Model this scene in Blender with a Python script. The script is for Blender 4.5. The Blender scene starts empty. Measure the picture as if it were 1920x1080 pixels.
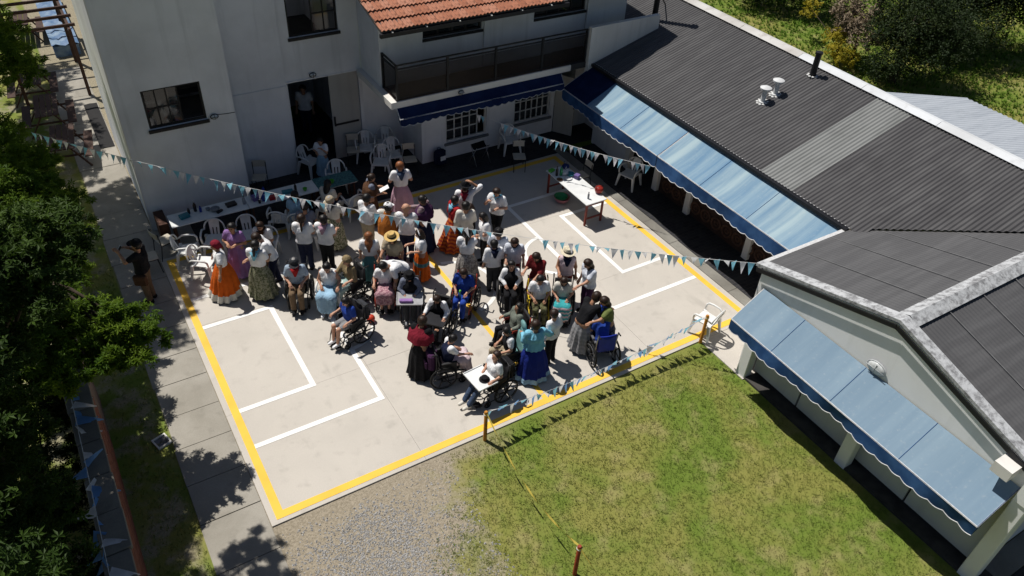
import bpy, math, random
import numpy as np
from mathutils import Matrix, Vector
S = bpy.context.scene
COL = S.collection
rng = random.Random(7)
nrg = np.random.default_rng(11)
PI = math.pi
# ---------------------------------------------------------------- camera, sky, sun, exposure
cam = bpy.data.cameras.new('camera'); camo = bpy.data.objects.new('camera', cam); COL.objects.link(camo)
cam.sensor_width = 36; cam.lens = 27.3564; cam.clip_end = 600; cam.clip_start = .1
camo.matrix_world = Matrix.Translation((-1.1214, -8.8547, 12.4)) @ Matrix(((0.854244, 0.297488, -0.426342), (-0.517442, 0.565731, -0.642029), (0.050199, 0.769057, 0.637205))).to_4x4()
S.camera = camo
SUN = Vector((-.21, .48, 1)).normalized()          # towards the sun
W = bpy.data.worlds.new('World'); S.world = W; W.use_nodes = True
nt = W.node_tree
sky = nt.nodes.new('ShaderNodeTexSky'); sky.sky_type = 'NISHITA'; sky.sun_disc = False
sky.sun_elevation = math.asin(SUN.z); sky.sun_rotation = math.atan2(SUN.x, SUN.y)
bg = nt.nodes['Background']; bg.inputs[1].default_value = .05
nt.links.new(sky.outputs[0], bg.inputs[0])
sl = bpy.data.lights.new('sun', 'SUN'); sl.energy = 5.0; sl.angle = math.radians(.53); sl.color = (1, .96, .9)
so = bpy.data.objects.new('sun', sl); COL.objects.link(so); so.location = (-10, 25, 50)
so.rotation_euler = (-SUN).to_track_quat('-Z', 'Y').to_euler()
S.view_settings.view_transform = 'Standard'; S.view_settings.look = 'None'
S.view_settings.gamma = 1; S.view_settings.exposure = 0; S.view_settings.use_curve_mapping = False
S.cycles.max_bounces = 6; S.cycles.diffuse_bounces = 2; S.cycles.transparent_max_bounces = 8

# ---------------------------------------------------------------- materials
MATS = {}
def srgb(r, g, b):
    f = lambda c: (c/255/12.92 if c/255 <= .04045 else ((c/255+.055)/1.055)**2.4)
    return (f(r), f(g), f(b))
class NB:
    """small helper to wire a node material"""
    def __init__(s, name, rough=.85, metallic=0, spec=.3):
        s.m = bpy.data.materials.new(name); s.m.use_nodes = True
        s.t = s.m.node_tree; s.b = s.t.nodes['Principled BSDF']
        s.b.inputs['Roughness'].default_value = rough; s.b.inputs['Metallic'].default_value = metallic
        s.b.inputs['Specular IOR Level'].default_value = spec
        s.co = s.t.nodes.new('ShaderNodeTexCoord').outputs['Object']
    def n(s, typ, **kw):
        nd = s.t.nodes.new('ShaderNode' + typ)
        for k, v in kw.items():
            if k.startswith('i_'):
                key = k[2:]
                nd.inputs[int(key) if key.isdigit() else key.replace('_', ' ')].default_value = v
            else: setattr(nd, k, v)
        return nd
    def l(s, a, b): s.t.links.new(a, b)
    def map(s, scale=(1, 1, 1), rot=(0, 0, 0), loc=(0, 0, 0)):
        m = s.n('Mapping'); m.inputs['Scale'].default_value = scale; m.inputs['Rotation'].default_value = rot
        m.inputs['Location'].default_value = loc; s.l(s.co, m.inputs[0]); return m.outputs[0]
    def noise(s, scale, detail=4, vec=None, rough=.55, dist=0):
        nd = s.n('TexNoise'); nd.inputs['Scale'].default_value = scale; nd.inputs['Detail'].default_value = detail
        nd.inputs['Roughness'].default_value = rough; nd.inputs['Distortion'].default_value = dist
        s.l(vec if vec is not None else s.co, nd.inputs['Vector']); return nd.outputs['Fac']
    def ramp(s, fac, stops):
        r = s.n('ValToRGB'); e = r.color_ramp.elements
        while len(e) < len(stops): e.new(.5)
        for el, (p, c) in zip(e, stops):
            el.position = p; el.color = (*c, 1) if len(c) == 3 else c
        s.l(fac, r.inputs[0]); return r.outputs[0]
    def mix(s, fac, a, b, mode='MIX'):
        m = s.n('Mix', data_type='RGBA', blend_type=mode)
        for i, v in ((0, fac), (6, a), (7, b)):
            if isinstance(v, (int, float)): m.inputs[i].default_value = v
            elif isinstance(v, tuple): m.inputs[i].default_value = (*v, 1)
            else: s.l(v, m.inputs[i])
        return m.outputs[2]
    def math(s, op, a, b=0.0, clamp=False):
        m = s.n('Math', operation=op); m.use_clamp = clamp
        for i, v in ((0, a), (1, b)):
            if isinstance(v, (int, float)): m.inputs[i].default_value = v
            else: s.l(v, m.inputs[i])
        return m.outputs[0]
    def sep(s, vec=None):
        x = s.n('SeparateXYZ'); s.l(vec if vec is not None else s.co, x.inputs[0]); return x.outputs
    def step(s, v, a, b):
        m = s.n('MapRange', interpolation_type='SMOOTHSTEP'); m.inputs[1].default_value = a; m.inputs[2].default_value = b
        s.l(v, m.inputs[0]); return m.outputs[0]
    def col(s, c):
        if isinstance(c, tuple): s.b.inputs['Base Color'].default_value = (*c, 1)
        else: s.l(c, s.b.inputs['Base Color'])
    def bump(s, h, strength=.3, dist=.01):
        b = s.n('Bump'); b.inputs['Strength'].default_value = strength; b.inputs['Distance'].default_value = dist
        s.l(h, b.inputs['Height']); s.l(b.outputs[0], s.b.inputs['Normal'])
def mat(name, c, c2=None, scale=4, rough=.8, bump=0, bscale=30, metallic=0, spec=.3, lo=.35, hi=.7, aniso=(1, 1, 1)):
    if name in MATS: return MATS[name]
    k = NB(name, rough, metallic, spec)
    if c2 is None: c2 = tuple(v*.78 for v in c)
    v = k.map(aniso)
    k.col(k.mix(k.step(k.noise(scale, 5, v), lo, hi), c, c2))
    if bump: k.bump(k.noise(bscale, 3), bump, .01)
    MATS[name] = k.m; return k.m
def cloth(name, c, pattern=None, c2=None, sc=1.0):
    if name in MATS: return MATS[name]
    k = NB(name, .9, 0, .15)
    base = k.mix(k.step(k.noise(6, 3), .3, .75), c, tuple(v*.82 for v in c))
    if pattern == 'floral':
        base = k.mix(k.step(k.noise(22*sc, 2, None, .5, .6), .47, .55), base, c2)
        base = k.mix(k.step(k.noise(34*sc, 2, k.map((1, 1, 1), (0, 0, 0), (7, 3, 1))), .6, .66), base, tuple(min(1, v*1.9+.03) for v in c2))
    elif pattern == 'camo':
        base = k.mix(k.step(k.noise(13*sc, 1, None, .5, 1.0), .48, .52), base, c2)
        base = k.mix(k.step(k.noise(11*sc, 1, k.map((1, 1, 1), (0, 0, 0), (4, 9, 2)), .5, 1.), .58, .61), base, tuple(v*.4 for v in c2))
    elif pattern in ('stripe', 'check'):
        x = k.sep()
        f = k.step(k.math('SINE', k.math('MULTIPLY', x[2], 60*sc)), -.2, .2)
        if pattern == 'check':
            f2 = k.step(k.math('SINE', k.math('MULTIPLY', x[0], 60*sc)), -.2, .2)
            f = k.math('MULTIPLY', f, f2)
        base = k.mix(f, base, c2)
    k.col(base); k.bump(k.noise(15, 3, k.map((1, 1, .55)), .5, .9), .8, .03)
    MATS[name] = k.m; return k.m
def concrete(name, c, c2, crack=0.):
    k = NB(name, .9, 0, .2)
    big = k.noise(.55, 6, None, .6, .5); mid = k.noise(3.1, 5); fine = k.noise(60, 3)
    v = k.mix(k.step(big, .35, .68), c, c2)
    v = k.mix(k.math('MULTIPLY', k.step(mid, .52, .78), .5), v, tuple(x*.72 for x in c2))
    v = k.mix(k.math('MULTIPLY', k.step(fine, .3, .8), .3), v, tuple(x*.6 for x in c2))
    st = k.step(k.noise(1.4, 6, k.map((1, .35, 1), (0, 0, .7))), .6, .75)
    v = k.mix(k.math('MULTIPLY', st, .35), v, tuple(x*.55 for x in c2))
    k.col(v); k.bump(fine, .25, .004); MATS[name] = k.m; return k.m
def plaster(name, c, c2, bump=.2):
    k = NB(name, .9, 0, .2)
    streak = k.noise(1.6, 5, k.map((2.2, 2.2, .16))); blot = k.noise(.8, 5)
    v = k.mix(k.step(blot, .35, .7), c, tuple((a+b)/2 for a, b in zip(c, c2)))
    v = k.mix(k.math('MULTIPLY', k.step(streak, .52, .75), .6), v, c2)
    k.col(v); k.bump(k.noise(45, 4), bump, .006); MATS[name] = k.m; return k.m
def awning(name, lo, hi, ax):
    """sun-bleached fabric: streaks that run down the slope (ax = world axis along the awning)"""
    k = NB(name, .75, 0, .25)
    sc = (.10, 1.5, .10) if ax == 'y' else (1.5, .10, .10)
    a = k.noise(1.5, 5, k.map(sc), .6); b = k.noise(6, 4, k.map(tuple(x*.8 for x in sc)))
    v = k.mix(k.step(a, .30, .72), lo, hi); v = k.mix(k.math('MULTIPLY', k.step(b, .45, .7), .35), v, lo)
    g = k.noise(14, 4); v = k.mix(k.math('MULTIPLY', k.step(g, .55, .8), .18), v, (.5, .5, .48))
    k.col(v); k.b.inputs['Roughness'].default_value = .9; k.bump(k.noise(3, 3), .12, .02); MATS[name] = k.m; return k.m
def sheet(name, c, c2, c3):
    k = NB(name, .6, .0, .35)
    a = k.noise(2.4, 5, k.map((.25, 2.5, 1))); b = k.noise(1.1, 5)
    v = k.mix(k.step(a, .4, .7), c, c2); v = k.mix(k.math('MULTIPLY', k.step(b, .55, .75), .5), v, c3)
    k.col(v); MATS[name] = k.m; return k.m
def leafmat(name, c, c2, tr=.35):
    k = NB(name, .6, 0, .18)
    oi = k.n('ObjectInfo'); g = k.noise(1.3, 3); h = k.noise(9, 2)
    v = k.mix(k.step(g, .35, .68), c, c2); v = k.mix(k.math('MULTIPLY', k.step(h, .4, .7), .5), v, tuple(x*.55 for x in c))
    k.col(v)
    t = k.n('BsdfTranslucent'); k.l(k.mix(.5, v, tuple(min(1, x*1.4) for x in c2)), t.inputs[0])
    mx = k.n('MixShader'); mx.inputs[0].default_value = tr
    k.l(k.b.outputs[0], mx.inputs[1]); k.l(t.outputs[0], mx.inputs[2])
    k.l(mx.outputs[0], k.t.nodes['Material Output'].inputs[0]); MATS[name] = k.m; return k.m

# ---------------------------------------------------------------- mesh builder and object helpers
class MB:
    def __init__(s): s.v = []; s.f = []; s.m = []; s.mi = 0
    def add(s, vs, fs):
        o = len(s.v); s.v.extend([tuple(p) for p in vs]); s.f.extend([tuple(o+i for i in q) for q in fs]); s.m.extend([s.mi]*len(fs)); return s
    def box(s, x0, x1, y0, y1, z0, z1):
        return s.add([(x0,y0,z0),(x1,y0,z0),(x1,y1,z0),(x0,y1,z0),(x0,y0,z1),(x1,y0,z1),(x1,y1,z1),(x0,y1,z1)],
                     [(0,3,2,1),(4,5,6,7),(0,1,5,4),(1,2,6,5),(2,3,7,6),(3,0,4,7)])
    def bbox(s, x0, x1, y0, y1, z0, z1, b):
        """box with its upright and top edges bevelled"""
        def ring(i, z): return [(x0+i,y0,z),(x1-i,y0,z),(x1,y0+i,z),(x1,y1-i,z),(x1-i,y1,z),(x0+i,y1,z),(x0,y1-i,z),(x0,y0+i,z)]
        def ring2(i, z): return [(x0+b+i*.4,y0+i,z),(x1-b-i*.4,y0+i,z),(x1-i,y0+b+i*.4,z),(x1-i,y1-b-i*.4,z),(x1-b-i*.4,y1-i,z),(x0+b+i*.4,y1-i,z),(x0+i,y1-b-i*.4,z),(x0+i,y0+b+i*.4,z)]
        V = ring2(b*.6, z0) + ring2(0, z0+b*.6) + ring2(0, z1-b*.6) + ring2(b*.6, z1)
        F = [(7,6,5,4,3,2,1,0), tuple(range(24, 32))]
        for r in range(3):
            for i in range(8): F.append((r*8+i, r*8+(i+1) % 8, r*8+8+(i+1) % 8, r*8+8+i))
        return s.add(V, F)
    def tube(s, pts, r, n=8, closed=False, cap=True):
        pts = [Vector(p) for p in pts]; k = len(pts); rs = r if hasattr(r, '__len__') else [r]*k
        V = []; up = Vector((0, 0, 1))
        t0 = (pts[1]-pts[0]).normalized()
        if abs(t0.z) > .9: up = Vector((1, 0, 0))
        for i, p in enumerate(pts):
            a = pts[i-1] if (i > 0 or closed) else pts[i]; b = pts[(i+1) % k] if (i < k-1 or closed) else pts[i]
            t = (b-a).normalized(); x = up.cross(t)
            if x.length < 1e-4: x = Vector((1, 0, 0)).cross(t)
            x.normalize(); y = t.cross(x); up = y
            for j in range(n):
                q = 2*PI*j/n; V.append(p + x*math.cos(q)*rs[i] + y*math.sin(q)*rs[i])
        F = []
        for i in range(k if closed else k-1):
            for j in range(n):
                a, b = i*n, ((i+1) % k)*n
                F.append((a+j, a+(j+1) % n, b+(j+1) % n, b+j))
        if cap and not closed: F.append(tuple(range(n-1, -1, -1))); F.append(tuple(range((k-1)*n, k*n)))
        return s.add(V, F)
    def lathe(s, prof, n=16, c=(0, 0, 0), sy=1.0, caps=True):
        V = []; F = []
        for (r, z) in prof:
            for j in range(n):
                q = 2*PI*j/n; V.append((c[0]+r*math.cos(q), c[1]+r*sy*math.sin(q), c[2]+z))
        for i in range(len(prof)-1):
            for j in range(n): F.append((i*n+j, i*n+(j+1) % n, (i+1)*n+(j+1) % n, (i+1)*n+j))
        if caps:
            F.append(tuple(range(n-1, -1, -1))); F.append(tuple(range((len(prof)-1)*n, len(prof)*n)))
        return s.add(V, F)
    def ell(s, c, r, n=8, m=5):
        prof = [(math.sin(PI*(i+.02)/(m+.04)), -math.cos(PI*(i+.02)/(m+.04))) for i in range(m+1)]
        V = []; F = []
        for (a, z) in prof:
            for j in range(n):
                q = 2*PI*j/n; V.append((c[0]+r[0]*a*math.cos(q), c[1]+r[1]*a*math.sin(q), c[2]+r[2]*z))
        for i in range(m):
            for j in range(n): F.append((i*n+j, i*n+(j+1) % n, (i+1)*n+(j+1) % n, (i+1)*n+j))
        F.append(tuple(range(n-1, -1, -1))); F.append(tuple(range(m*n, m*n+n)))
        return s.add(V, F)
    def prism(s, poly, h, d):
        """polygon (list of 3-D points) pushed along vector d*h"""
        d = Vector(d)*h; n = len(poly); a = [Vector(p) for p in poly]
        V = a + [p+d for p in a]
        F = [tuple(range(n-1, -1, -1)), tuple(range(n, 2*n))] + [(i, (i+1) % n, n+(i+1) % n, n+i) for i in range(n)]
        return s.add(V, F)
    def bar(s, a, b, w, t, up=(0, 0, 1)):
        a = Vector(a); b = Vector(b); d = (b-a).normalized(); u = Vector(up); x = d.cross(u).normalized(); u = x.cross(d)
        V = [p + x*sx*w/2 + u*sz*t/2 for p in (a, b) for sx, sz in ((-1,-1),(1,-1),(1,1),(-1,1))]
        return s.add(V, [(3,2,1,0),(4,5,6,7),(0,1,5,4),(1,2,6,5),(2,3,7,6),(3,0,4,7)])
    def mesh(s, name, mats, smooth=False, org=None):
        me = bpy.data.meshes.new(name)
        v = s.v if org is None else [(p[0]-org[0], p[1]-org[1], p[2]-org[2]) for p in s.v]
        me.from_pydata(v, [], s.f)
        for m in (mats if isinstance(mats, (list, tuple)) else [mats]): me.materials.append(m)
        if len(me.materials) > 1: me.polygons.foreach_set('material_index', s.m)
        if smooth: me.polygons.foreach_set('use_smooth', [True]*len(me.polygons))
        me.validate(); me.update(); return me
    def build(s, name, mats, parent=None, smooth=False, auto=None):
        """vertices are world coordinates when the parent is an unrotated thing with p['w'] set"""
        org = WORG.get(parent.name) if parent is not None else None
        me = s.mesh(name, mats, smooth, org)
        if auto: me.set_sharp_from_angle(angle=math.radians(auto))
        return obj(name, me, parent)
WORG = {}
def obj(name, me, parent=None, loc=None, rot=None):
    o = bpy.data.objects.new(name, me); COL.objects.link(o)
    if parent is not None: o.parent = parent
    if loc is not None: o.location = loc
    if rot is not None: o.rotation_euler = rot
    if parent is not None and parent.name in WORG: WORG[o.name] = WORG[parent.name]
    return o
def tag(o, label=None, cat=None, group=None, kind=None):
    if label: o['label'] = label
    if cat: o['category'] = cat
    if group: o['group'] = group
    if kind: o['kind'] = kind
    return o
def thing(name, label, cat, loc=(0, 0, 0), rz=0, group=None, world=False):
    o = bpy.data.objects.new(name, None); COL.objects.link(o); o.empty_display_size = .2
    o.location = loc; o.rotation_euler = (0, 0, rz)
    if world: WORG[o.name] = tuple(loc)
    return tag(o, label, cat, group)
def dup(o, parent=None, loc=None, rz=None, label=None):
    c = o.copy(); COL.objects.link(c)
    if parent is not None: c.parent = parent
    if loc is not None: c.location = loc
    if rz is not None: c.rotation_euler = (0, 0, rz)
    if label: c['label'] = label
    for ch in list(o.children): dup(ch, c)
    return c
def struct(o): o['kind'] = 'structure'; return o
# ---------------------------------------------------------------- materials of the setting
M_conc = concrete('court_concrete', (.54, .50, .445), (.49, .455, .405))
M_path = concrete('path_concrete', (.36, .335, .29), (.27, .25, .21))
M_kerb = concrete('kerb_concrete', (.27, .26, .23), (.17, .16, .14))
def paint(name, c):
    k = NB(name, .7, 0, .3)
    w = k.step(k.noise(9, 6, None, .7), .66, .78)
    k.col(k.mix(k.math('MULTIPLY', w, .6), k.mix(k.step(k.noise(1.5, 4), .4, .7), c, tuple(x*.88 for x in c)), (.42, .39, .34)))
    k.bump(k.noise(60, 3), .2, .003); MATS[name] = k.m; return k.m
M_yellow = paint('yellow_line_paint', (.82, .50, .06)); M_white = paint('white_line_paint', (.82, .81, .78))
M_wall = plaster('white_plaster', (.74, .75, .77), (.50, .51, .52))
M_wallD = plaster('grey_white_plaster', (.82, .82, .81), (.68, .68, .66))
M_trim = plaster('white_trim_plaster', (.72, .70, .66), (.55, .53, .49))
M_dark = mat('dark_frame', (.012, .012, .014), None, 5, .5)
M_steelw = mat('white_frame', (.6, .6, .58), None, 8, .5)
M_slate = NB('dark_slate_paving', .8, 0, .2)
def _slate(k):
    b = k.n('TexBrick'); b.offset = .5; k.l(k.map((1, 1, 1)), b.inputs['Vector'])
    for i, v in ((1, (.035, .035, .04, 1)), (2, (.022, .022, .026, 1)), (3, (.05, .048, .045, 1))): b.inputs[i].default_value = v
    b.inputs['Scale'].default_value = 2.2; b.inputs['Mortar Size'].default_value = .02
    k.col(k.mix(k.math('MULTIPLY', k.step(k.noise(3, 5), .45, .7), .4), b.outputs[0], (.06, .058, .055)))
    k.bump(b.outputs[1], -.4, .01); return k.m
M_slate = _slate(M_slate)
def glassmat(name, c, a):
    k = NB(name, .05, 0, .6); k.col(c)
    t = k.n('BsdfTransparent'); mx = k.n('MixShader'); mx.inputs[0].default_value = a
    k.l(t.outputs[0], mx.inputs[1]); k.l(k.b.outputs[0], mx.inputs[2]); k.l(mx.outputs[0], k.t.nodes['Material Output'].inputs[0])
    return k.m
M_glass = glassmat('window_glass', (.02, .025, .03), .75); M_smoke = glassmat('smoked_panel', (.022, .015, .012), .5); M_smoke.node_tree.nodes['Principled BSDF'].inputs['Roughness'].default_value = .35; M_smoke.node_tree.nodes['Principled BSDF'].inputs['Specular IOR Level'].default_value = .2
# ground: grass with dry patches, soil and gravel bed beside the court
def groundmat():
    k = NB('lawn_and_soil', .95, 0, .1); x = k.sep()
    n1 = k.noise(.45, 5, None, .6, .4); n2 = k.noise(1.5, 6, None, .6); n3 = k.noise(24, 4, None, .7); n4 = k.noise(90, 2)
    g = k.mix(k.step(n1, .40, .62), (.12, .175, .026), (.215, .21, .055))
    g = k.mix(k.math('MULTIPLY', k.step(n2, .48, .72), .55), g, (.33, .275, .13))
    g = k.mix(k.math('MULTIPLY', k.step(n3, .45, .75), .45), g, (.10, .125, .025))
    g = k.mix(k.math('MULTIPLY', k.step(n4, .5, .75), .3), g, (.25, .23, .10))
    d = k.mix(k.step(n3, .35, .7), (.36, .31, .235), (.23, .195, .14)); d = k.mix(k.step(n4, .5, .7), d, (.15, .13, .10))
    wob = k.math('MULTIPLY', k.math('SUBTRACT', n2, .5), 3.6)
    # bare soil where the lawn gives way to the gravel bed
    fx = k.step(k.math('ADD', k.math('ADD', x[0], wob), k.math('MULTIPLY', x[1], -.30)), 4.1, 3.0)
    left = k.step(x[0], -1.25, -1.15)
    near = k.step(x[1], 2.0, 1.0)
    m = k.math('MULTIPLY', k.math('MULTIPLY', fx, left), near)
    edge = k.math('MULTIPLY', k.step(k.math('ADD', x[1], k.math('MULTIPLY', wob, .35)), -.55, -.2), k.step(x[0], 5.2, 3.2))
    edge = k.math('MULTIPLY', edge, left)
    m = k.math('MAXIMUM', m, k.math('MULTIPLY', edge, .9))
    strip = k.math('MULTIPLY', k.step(x[0], -1.2, -1.5), k.step(k.noise(1.7, 4), .44, .6))
    m = k.math('MAXIMUM', m, k.math('MULTIPLY', strip, .75))
    k.col(k.mix(m, g, d)); k.bump(n3, .6, .02); return k.m
M_ground = groundmat()
mb = MB(); n = 60
for i in range(2):
    for j in range(2): pass
mb.add([(-130, -130, -.03), (130, -130, -.03), (130, 130, -.03), (-130, 130, -.03)], [(0, 1, 2, 3)])
struct(mb.build('ground', M_ground))

# ---------------------------------------------------------------- court with its slabs and painted lines
court = struct(thing('court', None, None))
del_keys = [k for k in ('label', 'category') if k in court]
cx = [-.12, 2.95, 5.9, 8.85, 11.95]; cy = [-.09, 2.85, 5.8, 8.72]
for i in range(4):
    for j in range(3):
        g = .0022
        MB().box(cx[i]+g, cx[i+1]-g, cy[j]+g, cy[j+1]-g, -.14, rng.uniform(-.0012, .0012)).build('slab', M_conc, court)
def line(x0, x1, y0, y1, m): MB().box(x0, x1, y0, y1, -.02, .005).build('painted_line', m, court)
Lx, Ly, wd = 11.79, 8.61, .155
line(0, wd, 0, Ly, M_yellow); line(Lx-wd, Lx, 0, Ly, M_yellow); line(wd, Lx-wd, 0, wd, M_yellow); line(wd, Lx-wd, Ly-wd, Ly, M_yellow)
line(5.84, 5.95, wd, Ly-wd, M_yellow)
for s in (0, 1):
    X = (lambda a: a) if not s else (lambda a: Lx-a)
    for (dep, ya, yb) in ((1.78, 2.80, 5.76), (2.90, 1.76, 6.86)):
        w = .11; a, b = sorted((X(wd), X(dep)))
        line(a, b, ya, ya+w, M_white); line(a, b, yb-w, yb, M_white)
        a, b = sorted((X(dep-w), X(dep))); line(a, b, ya+w, yb-w, M_white)
def arc(cxx, cyy, r, a0, a1, m, w=.1, n=24):
    V = []
    for i in range(n+1):
        a = a0+(a1-a0)*i/n
        for rr, z in ((r-w/2, .005), (r+w/2, .005)): V.append((cxx+rr*math.cos(a), cyy+rr*math.sin(a), z))
    MB().add(V, [(2*i, 2*i+1, 2*i+3, 2*i+2) for i in range(n)]).build('painted_line', m, court)
arc(2.84, 4.31, .83, -PI/2*.96, PI/2*.96, M_white); arc(Lx-2.84, 4.31, .83, PI/2*1.04, PI*1.5*.985, M_white)
arc(5.895, 4.31, 1.04, -PI*.45, PI*.45, M_white); arc(5.895, 4.31, 1.04, PI*.55, PI*1.45, M_white)
# side path in single slabs, apron by the annex, kerb strip and slate porch
path = struct(thing('path', None, None))
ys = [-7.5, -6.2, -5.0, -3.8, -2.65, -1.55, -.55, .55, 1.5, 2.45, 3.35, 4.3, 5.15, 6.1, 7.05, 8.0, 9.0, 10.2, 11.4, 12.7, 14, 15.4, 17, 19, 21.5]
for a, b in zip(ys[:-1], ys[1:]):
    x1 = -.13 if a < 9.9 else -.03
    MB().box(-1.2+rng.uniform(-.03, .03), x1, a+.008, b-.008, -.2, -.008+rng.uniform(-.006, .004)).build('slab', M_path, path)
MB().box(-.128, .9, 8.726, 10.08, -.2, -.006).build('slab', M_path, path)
ap = struct(thing('apron_pavement', None, None))
MB().box(10.1, 11.94, -1.5, -.096, -.2, -.004).build('slab', M_conc, ap)
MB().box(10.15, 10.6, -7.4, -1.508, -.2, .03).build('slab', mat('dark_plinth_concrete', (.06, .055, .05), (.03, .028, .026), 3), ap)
ks = struct(thing('kerb_strip', None, None))
for i in range(8): MB().box(11.956, 12.26+rng.uniform(-.02, .02), -.2+i*1.15, .94+i*1.15, -.2, .006+rng.uniform(0, .01)).build('kerb_stone', M_kerb, ks)
pv = struct(thing('porch_paving', None, None))
MB().box(.906, 2.64, 8.726, 10.1, -.2, .004).box(2.646, 11.95, 8.726, 14.5, -.2, .004).build('slate_floor', M_slate, pv)
MB().box(12.285, 14.3, -.94, 8.7, -.2, .008).box(11.956, 14.3, 9.01, 10.0, -.2, .008).build('slate_floor', M_slate, pv)

# loose gravel and grass tufts (nobody could count them)
def scatter(name, pts, tri, mats, label, cat):
    """pts (n,3); tri = function(rng) -> (k,3,3) triangles per instance"""
    T = tri(len(pts)) + pts[:, None, None, :]
    n = T.shape[0]*T.shape[1]; V = T.reshape(-1, 3)
    me = bpy.data.meshes.new(name); me.from_pydata(V.tolist(), [], np.arange(n*3).reshape(-1, 3).tolist()); me.materials.append(mats)
    return tag(obj(name, me), label, cat, None, 'stuff')
def octa(n):
    ax = nrg.normal(size=(n, 6, 3))*.002
    base = np.array([[1,0,0],[0,1,0],[-1,0,0],[0,-1,0],[0,0,.7],[0,0,-.3]], float)
    sz = nrg.uniform(.008, .026, (n, 1, 1))*np.stack([nrg.uniform(.7, 1.4, n), nrg.uniform(.7, 1.2, n), nrg.uniform(.6, 1, n)], 1)[:, None, :]
    a = nrg.uniform(0, 6.3, n); c, s_ = np.cos(a), np.sin(a)
    P = base[None]*sz+ax
    P = np.stack([P[..., 0]*c[:, None]-P[..., 1]*s_[:, None], P[..., 0]*s_[:, None]+P[..., 1]*c[:, None], P[..., 2]], -1)
    return P[:, [[0,1,4],[1,2,4],[2,3,4],[3,0,4],[1,0,5],[3,2,5]]]
def gpts():
    p = nrg.uniform((-.1, -6.2), (3.3, -.3), (42000, 2))
    u = p[:, 0] + .55*np.sin(p[:, 1]*2.1+1)*.5 + nrg.normal(0, .28, len(p))
    v = p[:, 1] + .16*np.sin(p[:, 0]*3.3)+nrg.normal(0, .13, len(p))
    dn = .5+.5*np.sin(p[:, 0]*2.3+1.3*np.sin(p[:, 1]*1.7))*np.sin(p[:, 1]*1.9+.8)
    keep = (u < 2.1+.25*np.sin(p[:, 1]*1.3)) & (u > .25) & (v < -.72) & (nrg.uniform(0, 1, len(p)) < .55+.45*dn)
    keep |= nrg.uniform(0, 1, len(p)) < .07
    p = p[keep]; return np.c_[p, np.full(len(p), -.027)]
k = NB('gravel_stones', .85, 0, .2)
k.col(k.mix(k.step(k.noise(40, 1), .42, .6), (.38, .37, .355), (.17, .165, .16))); MATS['gravel'] = k.m
scatter('gravel', gpts(), octa, k.m, 'loose grey gravel bed beside the court corner', 'gravel')
def blades(h0, h1, nb, w):
    def f(n):
        a = nrg.uniform(0, 6.3, (n, nb)); r = nrg.uniform(0, .03, (n, nb)); h = nrg.uniform(h0, h1, (n, nb)); t = nrg.uniform(.2, 1.1, (n, nb))*h
        c, s_ = np.cos(a), np.sin(a); bx, by = c*r, s_*r
        p0 = np.stack([bx-s_*w, by+c*w, 0*a], -1); p1 = np.stack([bx+s_*w, by-c*w, 0*a], -1); p2 = np.stack([bx+c*t, by+s_*t, h], -1)
        return np.stack([p0, p1, p2], 2)
    return f
def lawnpts(n, x0, x1, y0, y1, f=None):
    p = nrg.uniform((x0, y0), (x1, y1), (n, 2))
    if f is not None: p = p[f(p)]
    return np.c_[p, np.full(len(p), -.032)]
def grassmat(name, c1, c2, c3):
    k = NB(name, .8, 0, .15)
    v = k.mix(k.step(k.noise(.45, 5, None, .6, .4), .40, .62), c1, c2); v = k.mix(k.step(k.noise(1.5, 6, None, .6), .50, .76), v, c3)
    v = k.mix(k.math('MULTIPLY', k.step(k.noise(70, 2), .4, .65), .4), v, tuple(x*.65 for x in c1)); k.col(v); MATS[name] = k.m; return k.m
M_blade = grassmat('lawn_blades', (.13, .19, .028), (.22, .225, .055), (.32, .27, .12))
M_blade2 = grassmat('meadow_blades', (.095, .19, .016), (.14, .225, .026), (.19, .23, .045))
scatter('grass', lawnpts(34000, 2.0, 10.1, -9, -.2, lambda p: p[:, 0]-.30*p[:, 1] + .5*np.sin(p[:, 1]*2)+nrg.normal(0, .35, len(p)) > 3.3),
        blades(.015, .05, 4, .006), M_blade, 'short patchy lawn in front of the court', 'grass')
tag(scatter('grass', lawnpts(2600, -2.15, -1.25, -4, 9, lambda p: nrg.uniform(0, 1, len(p)) < .75),
        blades(.02, .06, 4, .006), M_blade, 'dry grass strip between garden wall and side path', 'grass'))
scatter('grass', lawnpts(26000, 18.2, 40, -2, 30), blades(.06, .17, 7, .016), M_blade2, 'long green grass behind the corrugated roof', 'grass')

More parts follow.
